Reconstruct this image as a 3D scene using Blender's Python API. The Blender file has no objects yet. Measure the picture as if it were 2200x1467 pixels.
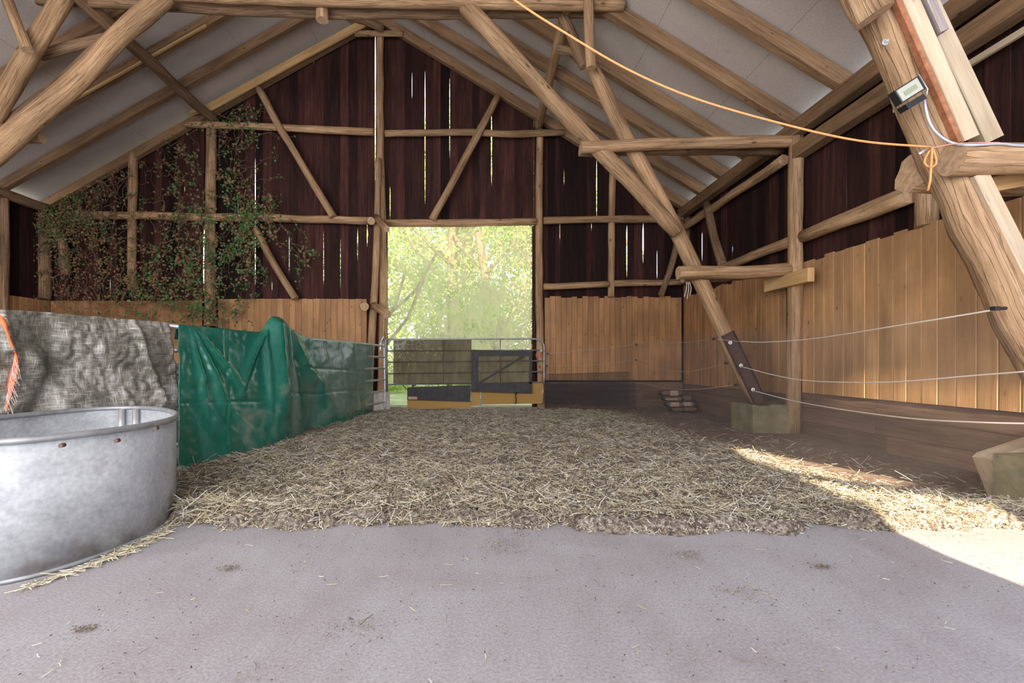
import bpy, math, random
import numpy as np
from mathutils import Vector, Matrix, noise as mnoise
from mathutils.geometry import tessellate_polygon

random.seed(7)
RNG = np.random.default_rng(11)
C = bpy.context.scene.collection
PI = math.pi

# ------------------------------------------------------------------ camera
VX, VY, F = 1030.0, 780.0, 1000.0            # vanishing point of the barn's long axis, focal length (2200 px frame)
cam_data = bpy.data.cameras.new('camera')
cam = bpy.data.objects.new('camera', cam_data)
C.objects.link(cam)
cam.location = (0, 0, 1.0)
cam.rotation_euler = (PI / 2, 0, 0)
cam_data.sensor_width = 36.0
cam_data.lens = 36.0 * F / 2200.0
cam_data.shift_x = (1100.0 - VX) / 2200.0
cam_data.shift_y = (VY - 733.5) / 2200.0
cam_data.clip_start = 0.05
cam_data.clip_end = 300
bpy.context.scene.camera = cam

# ------------------------------------------------------------------ light
world = bpy.data.worlds.new('world')
bpy.context.scene.world = world
world.use_nodes = True
bg = world.node_tree.nodes['Background']
bg.inputs[0].default_value = (0.78, 0.87, 1.0, 1)
bg.inputs[1].default_value = 2.5

SUNX, SUNT = 0.085, 0.38                      # the sun shines from behind the camera, low
sun_dir = Vector((SUNX, 1.0, -SUNT)).normalized()
sd = bpy.data.lights.new('sun', 'SUN')
sd.energy = 28.0
sd.angle = math.radians(0.5)
sd.color = (1.0, 0.80, 0.54)
sun = bpy.data.objects.new('sun', sd)
C.objects.link(sun)
sun.location = (-3, -20, 12)
sun.rotation_euler = sun_dir.to_track_quat('-Z', 'Y').to_euler()


def area(name, loc, target, sx, sy, power, col):
    d = bpy.data.lights.new(name, 'AREA')
    d.shape = 'RECTANGLE'
    d.size, d.size_y, d.energy, d.color = sx, sy, power, col
    o = bpy.data.objects.new(name, d)
    C.objects.link(o)
    o.location = loc
    o.rotation_euler = (Vector(target) - Vector(loc)).to_track_quat('-Z', 'Y').to_euler()
    return o


area('added_front_fill', (-1.9, -1.45, 2.6), (-1.4, 5, 2.7), 11.0, 4.2, 1250, (1.0, 0.97, 0.96))  # added fill inside the closed front wall; there is no yard door
area('added_side_fill', (4.42, 0.2, 1.7), (0, 3.2, 1.4), 2.6, 3.0, 120, (0.74, 0.84, 1.0))  # added bluish fill standing in for side daylight; the right wall has no door

area('added_truss_fill', (3.0, -1.45, 3.2), (3.9, 3.4, 2.2), 1.8, 1.8, 210, (0.90, 0.93, 1.0))  # added fill to brighten the near truss, stands in for front-right daylight

vs = bpy.context.scene.view_settings
vs.view_transform = 'Standard'
vs.look = 'None'
vs.gamma = 1.0
vs.exposure = 0.0
vs.use_curve_mapping = False
bpy.context.scene.cycles.max_bounces = 7
bpy.context.scene.cycles.diffuse_bounces = 4
bpy.context.scene.cycles.transparent_max_bounces = 12

# ------------------------------------------------------------------ the barn's planes (metres; camera stands at x=0, y=0)
XR, XL, YB = 4.55, -9.54, 10.35
YF = 10.2                                     # the timber frame on the back wall
RIDGE = (-2.22, 8.56)
EAVE_R = (4.55, 4.42)
EAVE_L = (-9.50, 4.47)
MT = 6.66                                     # the middle truss
NT = 3.10                                     # the near truss


def W(px, py, Y):
    return Vector(((px - VX) * Y / F, Y, 1 + (VY - py) * Y / F))


def RW(px, py, X=XR):
    Y = X * F / (px - VX)
    return Vector((X, Y, 1 + (VY - py) * Y / F))


def FL(px, py):
    Y = F / (py - VY)
    return Vector(((px - VX) * Y / F, Y, 0))


def roof_z(x):
    if x > RIDGE[0]:
        return RIDGE[1] + (x - RIDGE[0]) * (EAVE_R[1] - RIDGE[1]) / (EAVE_R[0] - RIDGE[0])
    return RIDGE[1] + (x - RIDGE[0]) * (EAVE_L[1] - RIDGE[1]) / (EAVE_L[0] - RIDGE[0])


# ------------------------------------------------------------------ materials
def nmat(name):
    m = bpy.data.materials.new(name)
    m.use_nodes = True
    nt = m.node_tree
    b = nt.nodes['Principled BSDF']
    return m, nt, b


def N(nt, typ, **kw):
    n = nt.nodes.new(typ)
    for k, v in kw.items():
        if k.startswith('i_'):
            n.inputs[k[2:].replace('_', ' ')].default_value = v
        else:
            setattr(n, k, v)
    return n


def ramp(nt, src, stops):
    r = nt.nodes.new('ShaderNodeValToRGB')
    els = r.color_ramp.elements
    while len(els) < len(stops):
        els.new(0.5)
    for e, (p, c) in zip(els, stops):
        e.position = p
        e.color = (c[0], c[1], c[2], 1) if not isinstance(c, (int, float)) else (c, c, c, 1)
    nt.links.new(src, r.inputs[0])
    return r


def mixc(nt, fac, a, b, blend='MIX'):
    m = nt.nodes.new('ShaderNodeMix')
    m.data_type = 'RGBA'
    m.blend_type = blend
    for sock, v in ((0, fac), (6, a), (7, b)):
        if hasattr(v, 'is_output') or isinstance(v, bpy.types.NodeSocket):
            nt.links.new(v, m.inputs[sock])
        elif isinstance(v, (int, float)):
            m.inputs[sock].default_value = v
        else:
            m.inputs[sock].default_value = (v[0], v[1], v[2], 1)
    return m.outputs[2]


def simple(name, col, rough=0.6, metal=0.0, var=0.0, vscale=8, bump=0.0, bscale=40, spec=None):
    m, nt, b = nmat(name)
    b.inputs['Roughness'].default_value = rough
    b.inputs['Metallic'].default_value = metal
    if spec is not None:
        b.inputs['Specular IOR Level'].default_value = spec
    tc = N(nt, 'ShaderNodeTexCoord')
    if var:
        n1 = N(nt, 'ShaderNodeTexNoise', i_Scale=vscale, i_Detail=5)
        nt.links.new(tc.outputs['Object'], n1.inputs['Vector'])
        lo = [c * (1 - var) for c in col]
        hi = [min(1, c * (1 + var)) for c in col]
        r = ramp(nt, n1.outputs[0], [(0.3, lo), (0.7, hi)])
        nt.links.new(r.outputs[0], b.inputs['Base Color'])
    else:
        b.inputs['Base Color'].default_value = (*col, 1)
    if bump:
        n2 = N(nt, 'ShaderNodeTexNoise', i_Scale=bscale, i_Detail=4)
        nt.links.new(tc.outputs['Object'], n2.inputs['Vector'])
        bp = N(nt, 'ShaderNodeBump', i_Strength=bump, i_Distance=0.01)
        nt.links.new(n2.outputs[0], bp.inputs['Height'])
        nt.links.new(bp.outputs[0], b.inputs['Normal'])
    return m


def wood(name, dark, mid, light, su=22, sv=1.2, knots=0.0, kscale=(6, 2.2), cracks=0.5, rough=0.75, bump=0.5, tone=0.0,
         objvar=0.12, knotcol=None, grime=None, hewn=0.0):
    """wood whose grain runs along the v of the uv map (uv in metres)"""
    m, nt, b = nmat(name)
    b.inputs['Roughness'].default_value = rough
    b.inputs['Specular IOR Level'].default_value = 0.25
    L = nt.links.new
    uv = N(nt, 'ShaderNodeUVMap')
    oi = N(nt, 'ShaderNodeObjectInfo')
    addv = N(nt, 'ShaderNodeVectorMath', operation='ADD')
    sc = N(nt, 'ShaderNodeVectorMath', operation='SCALE')
    comb = N(nt, 'ShaderNodeCombineXYZ')
    L(oi.outputs['Random'], comb.inputs[0]); L(oi.outputs['Random'], comb.inputs[1])
    L(comb.outputs[0], sc.inputs[0]); sc.inputs['Scale'].default_value = 37.0
    L(uv.outputs[0], addv.inputs[0]); L(sc.outputs[0], addv.inputs[1])
    mp = N(nt, 'ShaderNodeMapping'); mp.inputs['Scale'].default_value = (su, sv, 1)
    L(addv.outputs[0], mp.inputs['Vector'])
    n1 = N(nt, 'ShaderNodeTexNoise', i_Scale=1.0, i_Detail=6, i_Roughness=0.72, i_Distortion=0.4)
    L(mp.outputs[0], n1.inputs['Vector'])
    r1 = ramp(nt, n1.outputs[0], [(0.25, dark), (0.48, mid), (0.72, light)])
    mp2 = N(nt, 'ShaderNodeMapping'); mp2.inputs['Scale'].default_value = (2.5, 0.9, 1)
    L(addv.outputs[0], mp2.inputs['Vector'])
    n2 = N(nt, 'ShaderNodeTexNoise', i_Scale=1.0, i_Detail=3)
    L(mp2.outputs[0], n2.inputs['Vector'])
    r2 = ramp(nt, n2.outputs[0], [(0.3, 0.68), (0.7, 1.15)])
    col = mixc(nt, 1.0, r1.outputs[0], r2.outputs[0], 'MULTIPLY')
    hgt = n1.outputs[0]
    if cracks:
        mp3 = N(nt, 'ShaderNodeMapping'); mp3.inputs['Scale'].default_value = (su * 0.9, sv * 0.45, 1)
        mp3.inputs['Location'].default_value = (5, 3, 0)
        L(addv.outputs[0], mp3.inputs['Vector'])
        n3 = N(nt, 'ShaderNodeTexNoise', i_Scale=1.0, i_Detail=3, i_Roughness=0.6, i_Distortion=0.35)
        L(mp3.outputs[0], n3.inputs['Vector'])
        r3 = ramp(nt, n3.outputs[0], [(0.485, 0.0), (0.5, 1.0), (0.515, 0.0)])
        mm = N(nt, 'ShaderNodeMath', operation='MULTIPLY'); L(r3.outputs[0], mm.inputs[0]); mm.inputs[1].default_value = cracks
        col = mixc(nt, mm.outputs[0], col, [c * 0.35 for c in dark])
        sub = N(nt, 'ShaderNodeMath', operation='SUBTRACT'); L(hgt, sub.inputs[0]); L(mm.outputs[0], sub.inputs[1])
        hgt = sub.outputs[0]
    if hewn:
        mp5 = N(nt, 'ShaderNodeMapping'); mp5.inputs['Scale'].default_value = (20, 5, 1)
        L(addv.outputs[0], mp5.inputs['Vector'])
        n5 = N(nt, 'ShaderNodeTexNoise', i_Scale=1.0, i_Detail=7, i_Roughness=0.7, i_Distortion=1.6)
        L(mp5.outputs[0], n5.inputs['Vector'])
        r5_ = ramp(nt, n5.outputs[0], [(0.36, 0.0), (0.46, 1.0), (0.60, 1.0), (0.72, 0.0)])
        mh = N(nt, 'ShaderNodeMath', operation='MULTIPLY_ADD'); L(r5_.outputs[0], mh.inputs[0]); mh.inputs[1].default_value = -hewn; mh.inputs[2].default_value = hewn
        col = mixc(nt, mh.outputs[0], col, dark)
    if knots:
        mp4 = N(nt, 'ShaderNodeMapping'); mp4.inputs['Scale'].default_value = (kscale[0], kscale[1], 1)
        L(addv.outputs[0], mp4.inputs['Vector'])
        v = N(nt, 'ShaderNodeTexVoronoi', i_Scale=1.0)
        L(mp4.outputs[0], v.inputs['Vector'])
        r4 = ramp(nt, v.outputs['Distance'], [(0.05, 1.0), (0.12, 0.0)])
        mk = N(nt, 'ShaderNodeMath', operation='MULTIPLY'); L(r4.outputs[0], mk.inputs[0]); mk.inputs[1].default_value = knots
        col = mixc(nt, mk.outputs[0], col, knotcol or [c * 0.4 for c in dark])
    if tone:
        at = N(nt, 'ShaderNodeAttribute', attribute_name='tone')
        r5 = N(nt, 'ShaderNodeMapRange')
        L(at.outputs['Fac'], r5.inputs[0])
        r5.inputs[3].default_value = 1 - tone; r5.inputs[4].default_value = 1 + tone
        cc = N(nt, 'ShaderNodeCombineColor')
        for k in range(3):
            L(r5.outputs[0], cc.inputs[k])
        col = mixc(nt, 1.0, col, cc.outputs[0], 'MULTIPLY')
    if objvar:
        r6 = N(nt, 'ShaderNodeMapRange'); L(oi.outputs['Random'], r6.inputs[0])
        r6.inputs[3].default_value = 1 - objvar; r6.inputs[4].default_value = 1 + objvar
        cc = N(nt, 'ShaderNodeCombineColor')
        for k in range(3):
            L(r6.outputs[0], cc.inputs[k])
        col = mixc(nt, 1.0, col, cc.outputs[0], 'MULTIPLY')
    if grime:
        tc = N(nt, 'ShaderNodeTexCoord')
        n7 = N(nt, 'ShaderNodeTexNoise', i_Scale=0.9, i_Detail=5, i_Roughness=0.6)
        L(tc.outputs['Object'], n7.inputs['Vector'])
        r7 = ramp(nt, n7.outputs[0], [(0.48, 0.0), (0.68, 0.75)])
        col = mixc(nt, r7.outputs[0], col, grime)
    L(col, b.inputs['Base Color'])
    bp = N(nt, 'ShaderNodeBump', i_Strength=bump, i_Distance=0.012)
    L(hgt, bp.inputs['Height'])
    L(bp.outputs[0], b.inputs['Normal'])
    return m


M = {}
M['log'] = wood('log_wood', (0.18, 0.095, 0.048), (0.43, 0.265, 0.145), (0.63, 0.43, 0.26), su=18, sv=1.1, knots=0.9, kscale=(6, 2.4), cracks=0.4, bump=1.0, hewn=0.3)
M['log_old'] = wood('old_log_wood', (0.11, 0.063, 0.038), (0.26, 0.16, 0.092), (0.40, 0.26, 0.16), su=18, sv=1.1, knots=0.9, kscale=(6, 2.4), cracks=0.4, bump=1.0, hewn=0.3)
M['log_end'] = simple('cut_log_end', (0.46, 0.30, 0.18), 0.8, var=0.25, vscale=30, bump=0.3)
M['squared'] = wood('squared_wood', (0.13, 0.073, 0.038), (0.27, 0.16, 0.086), (0.40, 0.25, 0.145), knots=0.9, kscale=(9, 3), cracks=0.35, bump=0.4)
M['pale_board'] = wood('pale_board_wood', (0.42, 0.31, 0.20), (0.54, 0.42, 0.29), (0.63, 0.52, 0.39), knots=0.7, kscale=(7, 2.2), cracks=0.15, bump=0.25)
M['new_board'] = wood('new_board_wood', (0.42, 0.25, 0.10), (0.56, 0.35, 0.16), (0.66, 0.44, 0.23), knots=0.9, kscale=(8, 3), cracks=0.1, bump=0.2)
M['grey_board'] = wood('grey_board_wood', (0.16, 0.13, 0.12), (0.27, 0.22, 0.21), (0.40, 0.35, 0.34), cracks=0.5, bump=0.4)
M['dark_board'] = wood('dark_stained_board', (0.018, 0.007, 0.007), (0.040, 0.014, 0.012), (0.085, 0.030, 0.022), su=16, sv=1.0,
                       cracks=0.4, bump=0.35, tone=0.75, objvar=0.0, rough=0.8)
M['pine'] = wood('pine_panel_wood', (0.33, 0.165, 0.07), (0.42, 0.222, 0.10), (0.50, 0.285, 0.14), su=14, sv=0.8, knots=0.85,
                 kscale=(7.7, 3.4), cracks=0.12, bump=0.15, tone=0.12, objvar=0.0, rough=0.55, knotcol=(0.09, 0.035, 0.018), grime=(0.24, 0.125, 0.062))
M['pine_lit'] = wood('lit_pine_panel_wood', (0.40, 0.22, 0.095), (0.51, 0.29, 0.135), (0.60, 0.37, 0.19), su=14, sv=0.8, knots=0.85,
                       kscale=(6.0, 3.0), cracks=0.12, bump=0.15, tone=0.09, objvar=0.0, rough=0.55, knotcol=(0.13, 0.055, 0.03), grime=(0.32, 0.18, 0.09))  # brighter copy of pine, daylight on the near right panels put into the colour
M['low_board'] = wood('low_brown_board', (0.12, 0.073, 0.052), (0.20, 0.125, 0.088), (0.28, 0.18, 0.13), su=16, sv=1.0, cracks=0.4,
                      bump=0.3, tone=0.15, objvar=0.0)
M['ply'] = wood('yellow_plywood', (0.33, 0.19, 0.05), (0.47, 0.28, 0.085), (0.56, 0.35, 0.12), su=9, sv=1.0, knots=0.6, cracks=0.1, bump=0.1)
M['red_edge'] = simple('reddish_bark_edge', (0.33, 0.13, 0.06), 0.8, var=0.3, vscale=25, bump=0.3)
M['steel'] = simple('galvanised_tube', (0.62, 0.63, 0.66), 0.38, 0.75, var=0.12, vscale=14)
M['steel_dull'] = simple('dull_grey_tube', (0.34, 0.35, 0.37), 0.5, 0.5, var=0.2, vscale=14)
M['rust'] = simple('rusty_brown_steel', (0.10, 0.055, 0.045), 0.55, 0.3, var=0.25, vscale=18, bump=0.1)
M['black'] = simple('black_plastic', (0.015, 0.015, 0.018), 0.45)
M['white_plastic'] = simple('white_plastic', (0.8, 0.8, 0.78), 0.4)
M['orange'] = simple('orange_cord', (0.80, 0.34, 0.12), 0.6, var=0.12, vscale=60, bump=0.6, bscale=180)
M['pink'] = simple('pink_cord', (0.75, 0.30, 0.22), 0.6)
M['pinkclip'] = simple('pink_clip', (0.85, 0.10, 0.17), 0.4)
M['white_cord'] = simple('white_fence_rope', (0.78, 0.72, 0.62), 0.6, bump=0.4, bscale=200)
M['thin_wire'] = simple('thin_fence_wire', (0.50, 0.36, 0.30), 0.5)
M['wire'] = simple('dark_steel_wire', (0.07, 0.065, 0.075), 0.5, 0.4)
M['conduit'] = simple('grey_cable', (0.5, 0.5, 0.55), 0.35, 0.2)
M['leaf'] = simple('ivy_leaf', (0.055, 0.125, 0.03), 0.5, var=0.5, vscale=3)
M['dry'] = simple('dry_ivy', (0.20, 0.11, 0.05), 0.8, var=0.45, vscale=5)
M['stem'] = simple('ivy_stem', (0.19, 0.12, 0.075), 0.8, var=0.2)


def tree_leaf(name, col):
    m, nt, b = nmat(name)
    nt.nodes.remove(b)
    out = nt.nodes['Material Output']
    tc = N(nt, 'ShaderNodeTexCoord')
    n1 = N(nt, 'ShaderNodeTexNoise', i_Scale=1.3, i_Detail=4)
    nt.links.new(tc.outputs['Object'], n1.inputs['Vector'])
    r = ramp(nt, n1.outputs[0], [(0.3, [c * 0.6 for c in col]), (0.7, [min(1, c * 1.3) for c in col])])
    d = N(nt, 'ShaderNodeBsdfDiffuse'); t = N(nt, 'ShaderNodeBsdfTranslucent')
    nt.links.new(r.outputs[0], d.inputs[0]); nt.links.new(r.outputs[0], t.inputs[0])
    mx = N(nt, 'ShaderNodeMixShader'); mx.inputs[0].default_value = 0.4
    nt.links.new(d.outputs[0], mx.inputs[1]); nt.links.new(t.outputs[0], mx.inputs[2])
    nt.links.new(mx.outputs[0], out.inputs[0])
    return m


M['tree_a'] = tree_leaf('tree_leaf_yellow_green', (0.44, 0.56, 0.18))
M['tree_b'] = tree_leaf('tree_leaf_mid_green', (0.27, 0.42, 0.13))
M['tree_c'] = tree_leaf('tree_leaf_brownish', (0.48, 0.38, 0.23))
M['bark'] = simple('tree_bark', (0.14, 0.10, 0.07), 0.9, var=0.3)
M['grass'] = simple('meadow_grass', (0.46, 0.50, 0.26), 0.9, var=0.35, vscale=2)


def mat_ceiling():
    m, nt, b = nmat('grey_felt_underlay')
    L = nt.links.new
    b.inputs['Roughness'].default_value = 0.9
    tc = N(nt, 'ShaderNodeTexCoord')
    n1 = N(nt, 'ShaderNodeTexNoise', i_Scale=60, i_Detail=4)
    n2 = N(nt, 'ShaderNodeTexNoise', i_Scale=0.7, i_Detail=5, i_Roughness=0.6)
    L(tc.outputs['Object'], n1.inputs['Vector']); L(tc.outputs['Object'], n2.inputs['Vector'])
    r1 = ramp(nt, n1.outputs[0], [(0.3, (0.49, 0.44, 0.405)), (0.7, (0.62, 0.565, 0.525))])
    r2 = ramp(nt, n2.outputs[0], [(0.35, (0.86, 0.84, 0.84)), (0.7, (1, 1, 1))])
    c = mixc(nt, 1.0, r1.outputs[0], r2.outputs[0], 'MULTIPLY')
    # seams between the strips of felt
    sp_ = N(nt, 'ShaderNodeSeparateXYZ'); L(tc.outputs['Object'], sp_.inputs[0])
    fr_ = N(nt, 'ShaderNodeMath', operation='PINGPONG'); L(sp_.outputs[0], fr_.inputs[0]); fr_.inputs[1].default_value = 0.62
    rs_ = ramp(nt, fr_.outputs[0], [(0.0, 0.55), (0.008, 0.0)])
    c = mixc(nt, rs_.outputs[0], c, (0.16, 0.13, 0.12))
    # a few dirty stains
    n3 = N(nt, 'ShaderNodeTexNoise', i_Scale=1.6, i_Detail=8, i_Roughness=0.75)
    L(tc.outputs['Object'], n3.inputs['Vector'])
    r3 = ramp(nt, n3.outputs[0], [(0.66, 0.0), (0.78, 0.6)])
    c = mixc(nt, r3.outputs[0], c, (0.20, 0.16, 0.13))
    L(c, b.inputs['Base Color'])
    return m


def mat_floor():
    m, nt, b = nmat('swept_concrete')
    L = nt.links.new
    b.inputs['Roughness'].default_value = 0.85
    tc = N(nt, 'ShaderNodeTexCoord')
    n1 = N(nt, 'ShaderNodeTexNoise', i_Scale=90, i_Detail=7, i_Roughness=0.8)
    n2 = N(nt, 'ShaderNodeTexNoise', i_Scale=1.1, i_Detail=5, i_Roughness=0.6, i_Distortion=0.6)
    mp = N(nt, 'ShaderNodeMapping'); mp.inputs['Rotation'].default_value = (0, 0, 0.4); mp.inputs['Scale'].default_value = (9, 1.6, 1)
    L(tc.outputs['Object'], mp.inputs['Vector'])
    n3 = N(nt, 'ShaderNodeTexNoise', i_Scale=1.0, i_Detail=4)
    L(mp.outputs[0], n3.inputs['Vector'])
    L(tc.outputs['Object'], n1.inputs['Vector']); L(tc.outputs['Object'], n2.inputs['Vector'])
    r1 = ramp(nt, n1.outputs[0], [(0.34, (0.24, 0.215, 0.22)), (0.5, (0.342, 0.331, 0.352)), (0.68, (0.47, 0.45, 0.475))])
    r2 = ramp(nt, n2.outputs[0], [(0.3, (0.84, 0.80, 0.80)), (0.6, (1.03, 1.03, 1.04))])
    r3 = ramp(nt, n3.outputs[0], [(0.35, (0.96, 0.955, 0.955)), (0.65, (1.02, 1.02, 1.02))])
    c = mixc(nt, 1.0, r1.outputs[0], r2.outputs[0], 'MULTIPLY')
    c = mixc(nt, 1.0, c, r3.outputs[0], 'MULTIPLY')
    v = N(nt, 'ShaderNodeTexVoronoi', i_Scale=9)
    L(tc.outputs['Object'], v.inputs['Vector'])
    rv = ramp(nt, v.outputs['Distance'], [(0.03, 0.55), (0.08, 0.0)])
    c = mixc(nt, rv.outputs[0], c, (0.12, 0.09, 0.08))
    L(c, b.inputs['Base Color'])
    bp = N(nt, 'ShaderNodeBump', i_Strength=0.55, i_Distance=0.006)
    L(n1.outputs[0], bp.inputs['Height']); L(bp.outputs[0], b.inputs['Normal'])
    return m


def mat_bedding():
    m, nt, b = nmat('trodden_bedding')
    L = nt.links.new
    b.inputs['Roughness'].default_value = 0.95
    tc = N(nt, 'ShaderNodeTexCoord')
    n1 = N(nt, 'ShaderNodeTexNoise', i_Scale=38, i_Detail=7, i_Roughness=0.75)
    n2 = N(nt, 'ShaderNodeTexNoise', i_Scale=4.5, i_Detail=5, i_Roughness=0.65)
    L(tc.outputs['Object'], n1.inputs['Vector']); L(tc.outputs['Object'], n2.inputs['Vector'])
    r1 = ramp(nt, n1.outputs[0], [(0.36, (0.03, 0.022, 0.018)), (0.48, (0.20, 0.16, 0.13)), (0.62, (0.56, 0.51, 0.45))])
    r2 = ramp(nt, n2.outputs[0], [(0.35, (0.62, 0.56, 0.52)), (0.65, (1.05, 1.05, 1.05))])
    c = mixc(nt, 1.0, r1.outputs[0], r2.outputs[0], 'MULTIPLY')
    at = N(nt, 'ShaderNodeAttribute', attribute_name='tone')
    n3 = N(nt, 'ShaderNodeTexNoise', i_Scale=20, i_Detail=4)
    L(tc.outputs['Object'], n3.inputs['Vector'])
    r3 = ramp(nt, n3.outputs[0], [(0.3, (0.14, 0.095, 0.075)), (0.7, (0.27, 0.195, 0.155))])
    c = mixc(nt, at.outputs['Fac'], c, r3.outputs[0])
    L(c, b.inputs['Base Color'])
    bp = N(nt, 'ShaderNodeBump', i_Strength=0.9, i_Distance=0.02)
    L(n1.outputs[0], bp.inputs['Height']); L(bp.outputs[0], b.inputs['Normal'])
    return m


def mat_straw():
    m, nt, b = nmat('straw_stalk')
    L = nt.links.new
    b.inputs['Roughness'].default_value = 0.6
    at = N(nt, 'ShaderNodeAttribute', attribute_name='tone')
    r = ramp(nt, at.outputs['Fac'], [(0.0, (0.07, 0.052, 0.04)), (0.3, (0.20, 0.16, 0.12)), (0.55, (0.40, 0.34, 0.24)),
                                     (0.8, (0.62, 0.55, 0.36)), (1.0, (0.66, 0.65, 0.60))])
    L(r.outputs[0], b.inputs['Base Color'])
    return m


def mat_green_tarp():
    m, nt, b = nmat('glossy_green_tarpaulin')
    L = nt.links.new
    tc = N(nt, 'ShaderNodeTexCoord')
    n1 = N(nt, 'ShaderNodeTexNoise', i_Scale=2.3, i_Detail=6, i_Roughness=0.6, i_Distortion=0.4)
    L(tc.outputs['Object'], n1.inputs['Vector'])
    r1 = ramp(nt, n1.outputs[0], [(0.44, (0.005, 0.125, 0.085)), (0.56, (0.014, 0.15, 0.11)), (0.72, (0.17, 0.225, 0.19))])
    n2 = N(nt, 'ShaderNodeTexNoise', i_Scale=60, i_Detail=3)
    L(tc.outputs['Object'], n2.inputs['Vector'])
    r2 = ramp(nt, n1.outputs[0], [(0.40, 0.16), (0.70, 0.42)])
    at = N(nt, 'ShaderNodeAttribute', attribute_name='tone')
    mu = N(nt, 'ShaderNodeMath', operation='MULTIPLY'); L(at.outputs['Fac'], mu.inputs[0])
    r9 = ramp(nt, n1.outputs[0], [(0.30, 0.55), (0.60, 1.0)]); L(r9.outputs[0], mu.inputs[1])
    cdust_sheen = mixc(nt, mu.outputs[0], r1.outputs[0], (0.19, 0.245, 0.22))  # grey over the green: dust, with reflected light painted in as well
    L(cdust_sheen, b.inputs['Base Color']); L(r2.outputs[0], b.inputs['Roughness'])
    b.inputs['Specular IOR Level'].default_value = 0.8
    bp = N(nt, 'ShaderNodeBump', i_Strength=0.06, i_Distance=0.01)
    n3 = N(nt, 'ShaderNodeTexNoise', i_Scale=7, i_Detail=4)
    L(tc.outputs['Object'], n3.inputs['Vector'])
    L(n3.outputs[0], bp.inputs['Height']); L(bp.outputs[0], b.inputs['Normal'])
    return m


def mat_silver_tarp():
    m, nt, b = nmat('worn_woven_tarpaulin')
    L = nt.links.new
    uv = N(nt, 'ShaderNodeUVMap')
    tc = N(nt, 'ShaderNodeTexCoord')
    mpa = N(nt, 'ShaderNodeMapping'); mpa.inputs['Scale'].default_value = (12, 150, 1)
    mpb = N(nt, 'ShaderNodeMapping'); mpb.inputs['Scale'].default_value = (150, 12, 1)
    L(uv.outputs[0], mpa.inputs['Vector']); L(uv.outputs[0], mpb.inputs['Vector'])
    na = N(nt, 'ShaderNodeTexNoise', i_Scale=1.0, i_Detail=4, i_Distortion=0.3)
    nb = N(nt, 'ShaderNodeTexNoise', i_Scale=1.0, i_Detail=4, i_Distortion=0.3)
    L(mpa.outputs[0], na.inputs['Vector']); L(mpb.outputs[0], nb.inputs['Vector'])
    mxx = N(nt, 'ShaderNodeMath', operation='MAXIMUM'); L(na.outputs[0], mxx.inputs[0]); L(nb.outputs[0], mxx.inputs[1])
    n1 = N(nt, 'ShaderNodeTexNoise', i_Scale=2.6, i_Detail=6, i_Roughness=0.65)
    L(tc.outputs['Object'], n1.inputs['Vector'])
    w = N(nt, 'ShaderNodeMath', operation='MULTIPLY_ADD'); L(n1.outputs[0], w.inputs[0]); w.inputs[1].default_value = 0.9
    L(mxx.outputs[0], w.inputs[2])
    r = ramp(nt, w.outputs[0], [(0.90, (0.095, 0.09, 0.07)), (1.02, (0.24, 0.225, 0.20)), (1.16, (0.52, 0.50, 0.50))])
    r.color_ramp.elements[0].position = 0.40
    mr = N(nt, 'ShaderNodeMapRange'); L(w.outputs[0], mr.inputs[0]); mr.inputs[1].default_value = 0.85; mr.inputs[2].default_value = 1.35
    L(mr.outputs[0], r.inputs[0])
    r.color_ramp.elements[0].position = 0.1; r.color_ramp.elements[1].position = 0.42; r.color_ramp.elements[2].position = 0.85
    L(r.outputs[0], b.inputs['Base Color'])
    b.inputs['Roughness'].default_value = 0.42
    bp = N(nt, 'ShaderNodeBump', i_Strength=0.25, i_Distance=0.006)
    n4 = N(nt, 'ShaderNodeTexNoise', i_Scale=22, i_Detail=5)
    L(tc.outputs['Object'], n4.inputs['Vector'])
    L(n4.outputs[0], bp.inputs['Height']); L(bp.outputs[0], b.inputs['Normal'])
    return m


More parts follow.
